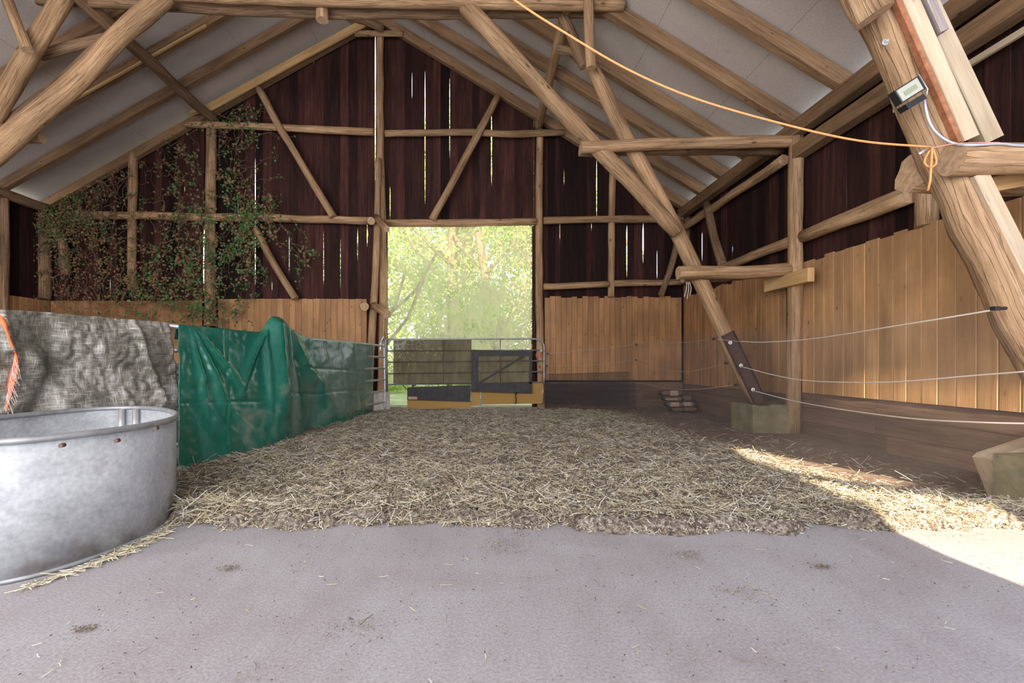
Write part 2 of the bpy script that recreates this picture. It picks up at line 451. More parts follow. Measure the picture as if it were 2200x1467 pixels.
def mat_tank():
    m, nt, b = nmat('galvanised_sheet')
    L = nt.links.new
    tc = N(nt, 'ShaderNodeTexCoord')
    n1 = N(nt, 'ShaderNodeTexNoise', i_Scale=3.2, i_Detail=7, i_Roughness=0.7)
    n2 = N(nt, 'ShaderNodeTexNoise', i_Scale=45, i_Detail=4)
    L(tc.outputs['Object'], n1.inputs['Vector']); L(tc.outputs['Object'], n2.inputs['Vector'])
    r1 = ramp(nt, n1.outputs[0], [(0.3, (0.26, 0.27, 0.30)), (0.5, (0.40, 0.42, 0.45)), (0.7, (0.52, 0.54, 0.58))])
    r2 = ramp(nt, n2.outputs[0], [(0.3, 0.85), (0.7, 1.1)])
    c = mixc(nt, 1.0, r1.outputs[0], r2.outputs[0], 'MULTIPLY')
    # dirt splashes close to the ground
    sep = N(nt, 'ShaderNodeSeparateXYZ'); L(tc.outputs['Object'], sep.inputs[0])
    mr = N(nt, 'ShaderNodeMapRange'); L(sep.outputs[2], mr.inputs[0]); mr.inputs[1].default_value = 0.0; mr.inputs[2].default_value = 0.2
    mr.inputs[3].default_value = 0.28; mr.inputs[4].default_value = 0.0
    n3 = N(nt, 'ShaderNodeTexNoise', i_Scale=6, i_Detail=6)
    L(tc.outputs['Object'], n3.inputs['Vector'])
    ad = N(nt, 'ShaderNodeMath', operation='ADD'); L(n3.outputs[0], ad.inputs[0]); L(mr.outputs[0], ad.inputs[1])
    r3 = ramp(nt, ad.outputs[0], [(0.66, 0.0), (0.82, 0.6)])
    c = mixc(nt, r3.outputs[0], c, (0.15, 0.12, 0.10))
    L(c, b.inputs['Base Color'])
    b.inputs['Metallic'].default_value = 0.1
    b.inputs['Roughness'].default_value = 0.62
    b.inputs['Specular IOR Level'].default_value = 0.3
    bp = N(nt, 'ShaderNodeBump', i_Strength=0.15, i_Distance=0.004)
    L(n2.outputs[0], bp.inputs['Height']); L(bp.outputs[0], b.inputs['Normal'])
    return m


def mat_concrete():
    m, nt, b = nmat('mossy_concrete')
    L = nt.links.new
    b.inputs['Roughness'].default_value = 0.9
    tc = N(nt, 'ShaderNodeTexCoord')
    n1 = N(nt, 'ShaderNodeTexNoise', i_Scale=4, i_Detail=7, i_Roughness=0.65)
    L(tc.outputs['Object'], n1.inputs['Vector'])
    r = ramp(nt, n1.outputs[0], [(0.35, (0.13, 0.11, 0.06)), (0.6, (0.25, 0.21, 0.125)), (0.75, (0.34, 0.28, 0.18))])
    v = N(nt, 'ShaderNodeTexVoronoi', i_Scale=22); L(tc.outputs['Object'], v.inputs['Vector'])
    rv = ramp(nt, v.outputs['Distance'], [(0.05, 0.7), (0.12, 0.0)])
    c = mixc(nt, rv.outputs[0], r.outputs[0], (0.12, 0.09, 0.05))
    L(c, b.inputs['Base Color'])
    bp = N(nt, 'ShaderNodeBump', i_Strength=0.4, i_Distance=0.01)
    L(n1.outputs[0], bp.inputs['Height']); L(bp.outputs[0], b.inputs['Normal'])
    return m


def mat_net(name, col, holes, blot=0.0, translucent=0.5):
    """thin woven screen: part of the light goes straight through its holes"""
    m, nt, b = nmat(name)
    L = nt.links.new
    nt.nodes.remove(b)
    out = nt.nodes['Material Output']
    tc = N(nt, 'ShaderNodeTexCoord')
    mp = N(nt, 'ShaderNodeMapping'); mp.inputs['Scale'].default_value = (3.0, 1, 1.0)
    L(tc.outputs['Object'], mp.inputs['Vector'])
    n1 = N(nt, 'ShaderNodeTexNoise', i_Scale=2.2, i_Detail=9, i_Roughness=0.72, i_Distortion=0.8)
    L(mp.outputs[0], n1.inputs['Vector'])
    r = ramp(nt, n1.outputs[0], [(0.35, [c * 0.75 for c in col]), (0.65, [min(1, c * 1.15) for c in col])])
    d = N(nt, 'ShaderNodeBsdfDiffuse'); t = N(nt, 'ShaderNodeBsdfTranslucent'); tr = N(nt, 'ShaderNodeBsdfTransparent')
    L(r.outputs[0], d.inputs[0]); L(r.outputs[0], t.inputs[0])
    mx = N(nt, 'ShaderNodeMixShader'); mx.inputs[0].default_value = translucent
    L(d.outputs[0], mx.inputs[1]); L(t.outputs[0], mx.inputs[2])
    mx2 = N(nt, 'ShaderNodeMixShader')
    L(mx.outputs[0], mx2.inputs[1]); L(tr.outputs[0], mx2.inputs[2])
    if blot:
        r2 = ramp(nt, n1.outputs[0], [(0.40, max(0, holes - blot)), (0.62, min(1, holes + blot))])
        L(r2.outputs[0], mx2.inputs[0])
    else:
        mx2.inputs[0].default_value = holes
    L(mx2.outputs[0], out.inputs[0])
    return m


M['ceiling'] = mat_ceiling()
M['floor'] = mat_floor()
M['bedding'] = mat_bedding()
M['straw'] = mat_straw()
M['green_tarp'] = mat_green_tarp()
M['silver_tarp'] = mat_silver_tarp()
M['tank'] = mat_tank()
M['concrete'] = mat_concrete()
M['net'] = mat_net('tan_window_screen', (0.84, 0.75, 0.52), 0.47, 0.25, 0.7)
M['black_mesh'] = mat_net('black_mesh_screen', (0.17, 0.125, 0.10), 0.32, 0.05, 0.45)
M['black_cloth'] = simple('charcoal_cloth', (0.045, 0.042, 0.045), 0.75, var=0.25, vscale=9)
M['whitewash'] = simple('peeling_whitewash', (0.55, 0.50, 0.47), 0.9, var=0.3, vscale=12, bump=0.5)
M['sack'] = simple('brown_paper_sack', (0.15, 0.10, 0.08), 0.75, var=0.3, vscale=8)
M['sack_label'] = simple('pale_sack_print', (0.42, 0.30, 0.24), 0.7, var=0.15, vscale=10)
M['fray'] = simple('frayed_white_fibre', (0.7, 0.55, 0.52), 0.7)
M['lens'] = simple('frosted_lamp_lens', (0.42, 0.41, 0.36), 0.3)
M['led'] = simple('led_chip_field', (0.26, 0.30, 0.20), 0.35)
M['web'] = simple('cobweb', (0.6, 0.58, 0.56), 0.9)


# ------------------------------------------------------------------ mesh helpers
class MB:
    def __init__(s):
        s.v, s.f, s.uv, s.mi, s.t, s.sm = [], [], [], [], [], []

    def face(s, idx, uvs=None, mi=0, tone=0.5, smooth=False):
        s.f.append(tuple(idx)); s.uv.append(uvs or [(0, 0)] * len(idx)); s.mi.append(mi); s.t.append(tone); s.sm.append(smooth)

    def sweep(s, pts, sections, up=None, caps=True, mi=0, cap_mi=1, smooth=True, tone=0.5, u0=0.0, v0=0.0):
        """sections: one list of (a, b) offsets per point"""
        pts = [Vector(p) for p in pts]
        n = len(pts)
        tang = []
        for i in range(n):
            a = pts[max(0, i - 1)]; b = pts[min(n - 1, i + 1)]
            tang.append((b - a).normalized())
        ref = Vector(up) if up else (Vector((0, 0, 1)) if abs(tang[0].z) < 0.9 else Vector((0, 1, 0)))
        side = tang[0].cross(ref).normalized()
        base = len(s.v)
        k = len(sections[0])
        v = v0
        vv = []
        for i in range(n):
            t = tang[i]
            side = (side - t * side.dot(t)).normalized()
            upv = side.cross(t).normalized()
            if i:
                v += (pts[i] - pts[i - 1]).length
            vv.append(v)
            for (a, b) in sections[i]:
                s.v.append(pts[i] + side * a + upv * b)
        per = [0.0]
        sec = sections[0]
        for j in range(k):
            a, b = sec[j], sec[(j + 1) % k]
            per.append(per[-1] + math.hypot(a[0] - b[0], a[1] - b[1]))
        for i in range(n - 1):
            for j in range(k):
                j2 = (j + 1) % k
                q = (base + i * k + j, base + i * k + j2, base + (i + 1) * k + j2, base + (i + 1) * k + j)
                s.face(q, [(u0 + per[j], vv[i]), (u0 + per[j + 1], vv[i]), (u0 + per[j + 1], vv[i + 1]), (u0 + per[j], vv[i + 1])], mi, tone, smooth)
        if caps:
            for i, rev in ((0, True), (n - 1, False)):
                idx = [base + i * k + j for j in range(k)]
                uv = [(u0 + c[0], vv[i] + c[1]) for c in sections[i]]
                if rev:
                    idx = idx[::-1]; uv = uv[::-1]
                s.face(idx, uv, cap_mi, tone, False)

    def tube(s, pts, r, seg=8, rough=0.0, caps=True, mi=0, cap_mi=0, smooth=True, tone=0.5):
        n = len(pts)
        rr = r if isinstance(r, (list, tuple)) else [r] * n
        ph = random.random() * 100
        secs = []
        for i in range(n):
            sec = []
            for j in range(seg):
                a = 2 * PI * j / seg
                k = 1.0
                if rough:
                    k += rough * mnoise.noise(Vector((math.cos(a) * 1.3 + ph, math.sin(a) * 1.3, i * 0.35)))
                sec.append((math.cos(a) * rr[i] * k, math.sin(a) * rr[i] * k))
            secs.append(sec)
        s.sweep(pts, secs, caps=caps, mi=mi, cap_mi=cap_mi, smooth=smooth, tone=tone)

    def beam(s, p0, p1, w, h, up=(0, 0, 1), mi=0, tone=0.5, bev=0.006, segs=1):
        a, b = w / 2, h / 2
        e = min(bev, a * 0.4, b * 0.4)
        sec = [(-a + e, -b), (a - e, -b), (a, -b + e), (a, b - e), (a - e, b), (-a + e, b), (-a, b - e), (-a, -b + e)]
        p0, p1 = Vector(p0), Vector(p1)
        pts = [p0.lerp(p1, i / segs) for i in range(segs + 1)]
        s.sweep(pts, [sec] * (segs + 1), up=up, mi=mi, cap_mi=mi, smooth=False, tone=tone, u0=random.random() * 20, v0=random.random() * 20)

    def box(s, lo, hi, mi=0, tone=0.5):
        x0, y0, z0 = lo; x1, y1, z1 = hi
        b = len(s.v)
        s.v += [Vector(p) for p in ((x0, y0, z0), (x1, y0, z0), (x1, y1, z0), (x0, y1, z0), (x0, y0, z1), (x1, y0, z1), (x1, y1, z1), (x0, y1, z1))]
        o = random.random() * 20
        dx, dy, dz = x1 - x0, y1 - y0, z1 - z0
        for q, w, h in (((0, 1, 5, 4), dx, dz), ((1, 2, 6, 5), dy, dz), ((2, 3, 7, 6), dx, dz), ((3, 0, 4, 7), dy, dz), ((4, 5, 6, 7), dx, dy), ((3, 2, 1, 0), dx, dy)):
            s.face([b + i for i in q], [(o, o), (o + w, o), (o + w, o + h), (o, o + h)], mi, tone)

    def build(s, name, mats, parent=None, origin=None):
        me = bpy.data.meshes.new(name)
        if origin is None:
            n = len(s.v)
            xs = [v[0] for v in s.v]; ys = [v[1] for v in s.v]; zs = [v[2] for v in s.v]
            origin = Vector(((min(xs) + max(xs)) / 2, (min(ys) + max(ys)) / 2, min(zs)))
        origin = Vector(origin)
        if parent is not None:
            po = Vector(parent.get('_o', (0, 0, 0)))
        else:
            po = Vector((0, 0, 0))
        me.from_pydata([tuple(Vector(v) - origin) for v in s.v], [], s.f)
        for m_ in (mats if isinstance(mats, (list, tuple)) else [mats]):
            me.materials.append(m_)
        nm = len(me.materials)
        me.polygons.foreach_set('material_index', [min(i, nm - 1) for i in s.mi])
        me.polygons.foreach_set('use_smooth', s.sm)
        uvl = me.uv_layers.new(name='UVMap')
        flat = []
        for u in s.uv:
            for a, b in u:
                flat += [a, b]
        uvl.data.foreach_set('uv', flat)
        at = me.attributes.new('tone', 'FLOAT', 'FACE')
        at.data.foreach_set('value', s.t)
        me.update()
        o = bpy.data.objects.new(name, me)
        C.objects.link(o)
        if parent is not None:
            o.parent = parent
        o.location = origin - po
        o['_o'] = tuple(origin)
        return o


def tag(o, label, cat, group=None, kind=None):
    o['label'] = label
    o['category'] = cat
    if group:
        o['group'] = group
    if kind:
        o['kind'] = kind
    return o


def thing(name, loc, label, cat, group=None):
    o = bpy.data.objects.new(name, None)
    C.objects.link(o)
    o.location = loc
    o['_o'] = tuple(loc)
    o.empty_display_size = 0.2
    o['kind'] = 'thing'
    return tag(o, label, cat, group)


def structure(o, label=None):
    o['kind'] = 'structure'
    if label:
        o['label'] = label
    return o


def densify(pts, step=0.25, wob=0.0):
    """smooth curve through the points (Catmull-Rom)"""
    pts = [Vector(p) for p in pts]
    out = []
    n = len(pts)
    for i in range(n - 1):
        p0 = pts[i - 1] if i else pts[i] * 2 - pts[i + 1]
        p1, p2 = pts[i], pts[i + 1]
        p3 = pts[i + 2] if i + 2 < n else pts[i + 1] * 2 - pts[i]
        k = max(1, int((p2 - p1).length / step))
        for j in range(k):
            t = j / k
            out.append(0.5 * ((2 * p1) + (p2 - p0) * t + (2 * p0 - 5 * p1 + 4 * p2 - p3) * t * t + (3 * p1 - p0 - 3 * p2 + p3) * t ** 3))
    out.append(pts[-1])
    if wob:
        ph = random.random() * 50
        for i, p in enumerate(out):
            p += Vector((mnoise.noise(Vector((i * 0.4, ph, 0))), mnoise.noise(Vector((i * 0.4, ph, 9))) * 0.4, mnoise.noise(Vector((i * 0.4, ph, 5))))) * wob
    return out


def log(name, pts, r, label, cat, group=None, mat='log', seg=14, rough=0.16, r1=None, parent=None, wob=0.012, step=0.22):
    P = densify(pts, step, wob)
    n = len(P)
    r1 = r if r1 is None else r1
    ph = random.random() * 99
    rr = [(r + (r1 - r) * i / (n - 1)) * (1 + 0.07 * mnoise.noise(Vector((i * 0.5, ph, 0)))) for i in range(n)]
    b = MB()
    b.tube(P, rr, seg=seg, rough=rough, cap_mi=1)
    o = b.build(name, [M[mat], M['log_end']], parent=parent, origin=P[0] if parent is None else None)
    if parent is None:
        tag(o, label, cat, group, 'thing')
    return o


def timber(name, p0, p1, w, h, label, cat, group=None, mat='squared', up=(0, 0, 1), parent=None):
    b = MB()
    b.beam(p0, p1, w, h, up=up, segs=6)
    for i, v in enumerate(b.v):
        b.v[i] = v + Vector((mnoise.noise(v * 2.1), mnoise.noise(v * 2.1 + Vector((9, 0, 0))), mnoise.noise(v * 2.1 + Vector((0, 9, 0))))) * 0.004
    o = b.build(name, M[mat], parent=parent)
    if parent is None:
        tag(o, label, cat, group, 'thing')
    return o


def fold(name, b, mats, label, cat, group=None):
    return tag(b.build(name, mats), label, cat, group, 'thing')


# ------------------------------------------------------------------ board walls
def board_wall(name, axis, const, a0, a1, widths, bottom, top, slits, thick=0.012, mat='dark_board', jag=0.0, gap=0.002,
               out=1, groove=False, spans=None):
    """vertical boards. axis 'x' (wall in the x-z plane at y=const) or 'y' (wall in the y-z plane at x=const).
    slits: (position, z0, z1, width); out: +1 pushes thickness away from the room along +axis normal, -1 the other way"""
    b = MB()
    edges = [a0]
    marks = sorted(s_[0] for s_ in slits)
    while edges[-1] < a1:
        w = random.uniform(*widths)
        e = edges[-1] + w
        for m_ in marks:
            if edges[-1] < m_ - 0.03 and abs(m_ - e) < w * 0.62:
                e = m_
        if a1 - e < widths[0] * 0.6:
            e = a1
        edges.append(min(e, a1))
    for i in range(len(edges) - 1):
        e0, e1 = edges[i], edges[i + 1]
        if e1 - e0 < 0.015:
            continue
        mid = (e0 + e1) / 2
        zb = bottom(mid) if callable(bottom) else bottom
        off = ((i % 2) * (thick + 0.0015) if not groove else random.uniform(0, 0.003))
        lap = -0.016 if (i % 2 and not groove) else gap
        j = random.uniform(-jag, jag)
        ztl = (top(e0) if callable(top) else top) + j
        ztr = (top(e1) if callable(top) else top) + j
        zt = max(ztl, ztr)
        if zt - zb < 0.05:
            continue
        zs = sorted(set([0.0, 1.0] + [k / 10 for k in range(1, 10)]))
        tone = random.random()

        def wslit(e, z, sgn):
            g = lap / 2
            for (p, z0, z1, wd) in slits:
                if abs(p - e) < 1e-4 and z0 < z < z1:
                    q = (z - z0) / (z1 - z0)
                    g = max(g, (wd * 1.25 + (0.02 * abs(e / YB) if axis == 'x' else 0)) / 2 * min(1, 5 * q, 5 * (1 - q)) * (0.8 + 0.3 * mnoise.noise(Vector((e, z * 3, 0)))))
            return e + sgn * g
        # finer rows where a slit runs
        zl = []
        for k in range(0, 25 if any(abs(p - e0) < 1e-4 or abs(p - e1) < 1e-4 for p, *_ in slits) else 2):
            zl.append(k / (24 if any(abs(p - e0) < 1e-4 or abs(p - e1) < 1e-4 for p, *_ in slits) else 1))
        rows = []
        for q in zl:
            z0r = zb + (ztl - zb) * q
            z1r = zb + (ztr - zb) * q
            rows.append((wslit(e0, z0r, 1), z0r, wslit(e1, z1r, -1), z1r))
        base = len(b.v)
        f0 = const + off * out
        f1 = const + (off + thick) * out
        gd = 0.007 if groove else 0.0
        gw = 0.008 if groove else 0.0

        def P(a, d, z):
            return Vector((a, d, z)) if axis == 'x' else Vector((d, a, z))
        cols = 6
        for (xl, zl_, xr, zr_) in rows:
            for (a, d, z) in ((xl, f0 + gd * out, zl_), (xl + gw, f0, zl_), (xr - gw, f0, zr_), (xr, f0 + gd * out, zr_), (xr, f1, zr_), (xl, f1, zl_)):
                b.v.append(P(a, d, z))
        ou, ov = random.random() * 30, random.random() * 30
        us = [0, gw, e1 - e0 - gw, e1 - e0, e1 - e0 + thick, 2 * (e1 - e0)]
        for r_ in range(len(rows) - 1):
            for c_ in range(cols):
                c2 = (c_ + 1) % cols
                q = (base + r_ * cols + c_, base + r_ * cols + c2, base + (r_ + 1) * cols + c2, base + (r_ + 1) * cols + c_)
                u0_, u1_ = ou + us[c_], ou + (us[c2] if c2 else us[-1] + thick)
                va, vb = ov + rows[r_][1], ov + rows[r_ + 1][1]
                b.face(q, [(u0_, va), (u1_, va), (u1_, vb), (u0_, vb)], 0, tone)
        for r_ in (0, len(rows) - 1):
            b.face([base + r_ * cols + c_ for c_ in range(cols)], None, 0, tone)
    return b


def zpx(py, Y=YB):
    return 1 + (VY - py) * Y / F


def xpx(px, Y=YB):
    return (px - VX) * Y / F


# back wall of dark boards (opening between px 832 and 1148, below y 480)
ox0, ox1, oz = xpx(830), xpx(1147), zpx(482)


def bslit(px, y0, y1, w):
    return (xpx(px), zpx(y1), zpx(y0), w)


sl = [bslit(806, 40, 440, 0.022), bslit(834, 60, 88, 0.02), bslit(838, 400, 468, 0.012), bslit(913, 150, 440, 0.018), bslit(966, 160, 345, 0.016),
      bslit(1056, 240, 400, 0.022), bslit(1212, 360, 400, 0.008), bslit(1282, 340, 470, 0.012), bslit(1203, 480, 520, 0.008),
      bslit(1271, 480, 492, 0.012), bslit(1347, 478, 600, 0.016), bslit(1382, 476, 560, 0.020), bslit(1412, 540, 600, 0.006),
      bslit(548, 310, 640, 0.022), bslit(511, 430, 480, 0.008), bslit(621, 495, 600, 0.012), bslit(695, 480, 625, 0.014), bslit(731, 500, 640, 0.012),
      bslit(768, 480, 573, 0.020), bslit(789, 482, 512, 0.022), bslit(674, 125, 150, 0.008), bslit(438, 478, 642, 0.05), bslit(236, 590, 640, 0.010),
      bslit(885, 150, 215, 0.008), bslit(396, 380, 420, 0.01), bslit(584, 600, 640, 0.01)]
bw = MB()


def merge(dst, src):
    n = len(dst.v)
    dst.v += src.v
    dst.f += [tuple(i + n for i in f) for f in src.f]
    dst.uv += src.uv; dst.mi += src.mi; dst.t += src.t; dst.sm += src.sm


topf = lambda x: roof_z(x) + 0.02
merge(bw, board_wall('a', 'x', YB, XL - 0.1, ox0, (0.15, 0.2), 0.0, topf, sl))
merge(bw, board_wall('a', 'x', YB, ox0, ox1, (0.14, 0.19), oz, topf, sl))
merge(bw, board_wall('a', 'x', YB, ox1, XR + 0.1, (0.13, 0.18), 0.0, topf, sl))
structure(bw.build('wall_back', M['dark_board']), 'dark red-brown board gable wall with daylight showing through its gaps')


def rs(px, y0, y1, w):
    Y = XR * F / (px - VX)
    return (Y, 1 + (VY - y1) * Y / F, 1 + (VY - y0) * Y / F, w)


rsl = [rs(1505, 485, 580, 0.07), rs(1570, 515, 560, 0.05), rs(1546, 448, 512, 0.03), rs(1764, 312, 365, 0.012), rs(1814, 300, 528, 0.022),
       rs(1650, 345, 375, 0.012), rs(2026, 410, 450, 0.01), rs(1487, 500, 550, 0.02)]
structure(board_wall('r', 'y', XR + 0.02, -2.0, YB, (0.15, 0.21), 0.0, 4.36, rsl, out=1).build('wall_right', M['dark_board']),
          'dark brown board side wall under the eaves')
lb = board_wall('l', 'y', XL - 0.02, -2.0, YB, (0.15, 0.21), 0.0, 4.4, [], out=-1)
structure(lb.build('wall_left', M['dark_board']), 'dark board side wall in the far left corner')

# unseen front wall behind the camera, its holes shaped to cast the sun patches
FYW = -1.6


def back_to_front(p):
    dy = p[1] - FYW
    return (p[0] - SUNX * dy, p[2] + SUNT * dy)


def fpoly(pxs):
    return [back_to_front(FL(*p)) for p in pxs]


holes = [fpoly([(1554, 965), (1640, 976), (1742, 995), (1850, 1016), (1965, 1041), (1914, 1047), (1830, 1040), (1770, 1035), (1648, 1012), (1586, 989)]),
         fpoly([(1685, 1030), (1832, 1059), (2016, 1087), (2200, 1132), (2420, 1205), (2420, 1370), (2200, 1259), (2036, 1194), (1930, 1145), (1791, 1091)]),
         [back_to_front((XR - 0.05, y, z)) for y, z in ((5.72, .86), (5.0, .862), (4.97, .80), (3.89, .77), (3.0, .76), (3.0, .50), (5.72, .50))]]
outer = [(XL - 0.1, -0.02), (XR + 0.1, -0.02), (XR + 0.1, 4.45), (RIDGE[0], RIDGE[1] + 0.1), (XL - 0.1, 4.5)]
loops = [[Vector((x, z, 0)) for x, z in outer]] + [[Vector((x, z, 0)) for x, z in h] for h in holes]
tris = tessellate_polygon(loops)
flatv = [v for l in loops for v in l]
fb = MB()
fb.v = [Vector((v.x, FYW, v.y)) for v in flatv]
for t in tris:
    fb.face(t, [(flatv[i].x, flatv[i].y) for i in t])
fo = structure(fb.build('wall_front', M['dark_board']), 'unseen board wall behind the camera, holes shaped to cast the sun patches')
md = fo.modifiers.new('thick', 'SOLIDIFY'); md.thickness = 0.02

# floor and roof
b = MB()
b.v = [Vector(p) for p in ((-9.9, -2.2, 0), (4.9, -2.2, 0), (4.9, 10.7, 0), (-9.9, 10.7, 0))]
b.v += [v - Vector((0, 0, 0.12)) for v in b.v]
b.face((0, 1, 2, 3), [(0, 0)] * 4)
for i in range(4):
    j = (i + 1) % 4
    b.face((i, i + 4, j + 4, j), None)
b.face((7, 6, 5, 4))
structure(b.build('floor', M['floor'], origin=(0, 0, 0)), 'swept grey concrete floor')


def ceil_plane(name, e, lab):
    b = MB()
    nx, ny = 60, 70
    r = RIDGE
    drop = 0.0
    th = 0.13
    nn = Vector((-(e[1] - r[1]), 0, (e[0] - r[0])))
    if nn.z < 0:
        nn = -nn
    nn.normalize()
    ext = 1.03
    for i in range(nx + 1):
        q = -0.012 + i / nx * (ext + 0.012)
        for j in range(ny + 1):
            y = -2.6 + (YB + 0.35 + 2.6) * j / ny
            p = Vector((r[0] + (e[0] - r[0]) * q, y, r[1] + (e[1] - r[1]) * q)) + nn * th
            p += nn * (0.018 * mnoise.noise(Vector((p.x * 0.7, y * 1.2, 3))) + 0.006 * mnoise.noise(Vector((p.x * 3, y * 2.2, 7))))
            b.v.append(p)
    for i in range(nx):
        for j in range(ny):
            a = i * (ny + 1) + j
            b.face((a, a + 1, a + ny + 2, a + ny + 1), None, 0, 0.5, True)
    o = b.build(name, M['ceiling'])
    m_ = o.modifiers.new('thick', 'SOLIDIFY'); m_.thickness = 0.02; m_.offset = 0
    structure(o, lab)


ceil_plane('ceiling', EAVE_R, 'grey felt roof lining, right slope')
ceil_plane('ceiling_left', EAVE_L, 'grey felt roof lining, left slope')

# ------------------------------------------------------------------ pine panelling and low boards
Ypn = YB - 0.06
wl = (0.125, 0.14)
pl = board_wall('p', 'x', Ypn, XL + 0.05, xpx(434, Ypn), wl, 0.62, zpx(646, Ypn), [], thick=0.02, groove=True, jag=0.006, out=1)
merge(pl, board_wall('p', 'x', Ypn, xpx(468, Ypn), xpx(788, Ypn), wl, 0.62, zpx(642, Ypn), [], thick=0.02, groove=True, jag=0.006, out=1))
structure(pl.build('wall_back_panelling_left', M['pine']), 'low pine panelling along the back wall, left of the tall opening')
pr = board_wall('p', 'x', Ypn, xpx(1170, Ypn), xpx(1465, Ypn), (0.115, 0.13), 0.62, zpx(638, Ypn), [], thick=0.02, groove=True, jag=0.03, out=1)
structure(pr.build('wall_back_panelling_right', M['pine']), 'low pine panelling on the back wall beside the right corner')
pp = board_wall('p', 'y', XL + 0.07, 6.0, YB - 0.08, wl, 0.62, 2.37, [], thick=0.02, groove=True, jag=0.01, out=-1)
structure(pp.build('wall_left_panelling', M['pine']), 'low pine panelling along the left side wall')
Xpn = XR - 0.05
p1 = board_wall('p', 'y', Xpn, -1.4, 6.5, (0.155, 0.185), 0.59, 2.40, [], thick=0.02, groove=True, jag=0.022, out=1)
structure(p1.build('wall_right_panelling_near', M['pine_lit']), 'pine panelling on the right wall in front of the round post')
p2 = board_wall('p', 'y', Xpn, 6.85, YB - 0.08, (0.13, 0.16), 0.55, 2.44, [], thick=0.02, groove=True, jag=0.03, out=1)
structure(p2.build('wall_right_panelling_far', M['pine']), 'pine panelling on the right wall between the round post and the corner')


def low_boards(name, axis, const, a0, a1, lab):
    b = MB()
    z = 0.0
    k = 0
    while z < 0.56:
        h = 0.195
        t = const - 0.03 * (1 if k % 2 else 0.6)
        step = 2.4
        a = a0 - random.random() * 1.2
        while a < a1:
            s0, s1 = max(a, a0), min(a + step - 0.004, a1)
            if s1 > s0:
                if axis == 'x':
                    b.box((s0, t, z + 0.004), (s1, t + 0.025, z + h), tone=random.random())
                else:
                    b.box((t, s0, z + 0.004), (t + 0.025, s1, z + h), tone=random.random())
            a += step
        z += h
        k += 1
    for i, u in enumerate(b.uv):                                     # grain along the board
        b.uv[i] = [(q[1], q[0]) for q in u]
    structure(b.build(name, M['low_board']), lab)


low_boards('baseboard_right', 'y', XR - 0.02, -1.4, YB - 0.05, 'brown horizontal boards along the foot of the right wall')
low_boards('baseboard_back', 'x', YB - 0.03, xpx(1160), XR - 0.05, 'brown horizontal boards along the foot of the back wall')

# ------------------------------------------------------------------ back wall frame
G = 'round timbers framing the back gable wall'
log('timber_post', [W(452, 700, YF), W(452, 480, YF), W(455, 250, YF)], 0.112, 'round post with ivy, standing under the left roof purlin end', 'post', G, r1=0.105)
log('timber_post', [W(283, 625, YF), W(284, 460, YF), W(286, 330, YF)], 0.088, 'shorter round post between the ivy post and the left corner of the gable wall', 'post', G)
log('timber_post', [W(96, 642, YF), W(95, 540, YF), W(92, 448, YF)], 0.125, 'thick round post wrapped in dry vines at the left corner', 'post', G, mat='log_old')
log('timber_post', [W(818, 884, YF), W(823, 700, YF), W(821, 450, YF), W(816, 250, YF), W(816, 45, YF)], 0.10, 'tall straight post running up to the ridge on the left side of the screened opening', 'post', G, r1=0.078)
log('timber_post', [W(790, 905, YF - 0.22), W(797, 740, YF - 0.2), W(808, 560, YF - 0.2), W(812, 340, YF - 0.17)], 0.085, 'slightly leaning round pole fixed in front of the tall ridge post', 'post', G, r1=0.06)
log('timber_post', [W(1163, 880, YF), W(1160, 700, YF), W(1158, 480, YF), W(1160, 280, YF)], 0.088, 'round post on the right side of the screened opening', 'post', G, r1=0.078)
log('timber_post', [W(1313, 638, YF), W(1314, 480, YF), W(1316, 368, YF)], 0.072, 'thin round post on the gable wall above the right pine panelling', 'post', G)
log('timber_post', [W(1476, 640, YF), W(1475, 450, YF)], 0.078, 'round corner post where the gable meets the right wall', 'post', G, mat='log_old')
log('timber_post', [Vector((XL + 0.1, 9.25, 0.0)), Vector((XL + 0.1, 9.25, 4.3))], 0.07, 'dim round post on the left side wall at the picture edge', 'post', mat='log_old')
R2 = 'round rails across the back gable wall'
log('timber_rail', [W(400, 267, YF - .1), W(600, 274, YF - .1), W(803, 284, YF - .1)], 0.075, 'upper rail on the gable wall from the ivy post to the ridge post', 'rail', R2)
log('timber_rail', [W(827, 287, YF - .1), W(1000, 284, YF - .1), W(1100, 288, YF - .1), W(1212, 284, YF - .1)], 0.07, 'upper rail on the gable wall between the ridge post and the right roof slope', 'rail', R2)
log('timber_rail', [W(762, 72, YF - .1), W(865, 72, YF - .1)], 0.06, 'short rail right under the ridge', 'rail', R2)
log('timber_rail', [W(150, 461, YF - .05), W(450, 466, YF - .05), W(600, 469, YF - .05), W(798, 475, YF - .05)], 0.084, 'long middle rail left of the opening, overgrown with ivy', 'rail', R2)
log('timber_rail', [W(830, 479, YF - .05), W(1000, 479, YF - .05), W(1152, 476, YF - .05)], 0.080, 'round lintel rail along the top of the screened opening', 'rail', R2)
log('timber_rail', [W(1168, 474, YF - .05), W(1300, 471, YF - .05), W(1466, 470, YF - .05)], 0.080, 'middle rail on the gable wall right of the opening', 'rail', R2)
log('timber_rail', [W(1168, 615, YF - .05), W(1308, 611, YF - .05)], 0.07, 'low rail right of the opening, ending at the thin post', 'rail', R2)
log('timber_rail', [W(1319, 609, YF - .05), W(1468, 606, YF - .05)], 0.07, 'low rail between the thin post and the right corner', 'rail', R2)
R3 = 'diagonal round braces on the back gable wall'
log('diagonal_brace', [W(556, 190, YF - .2), W(605, 280, YF - .2), W(716, 466, YF - .2)], 0.075, 'diagonal brace in the upper left field of the gable wall', 'brace', R3)
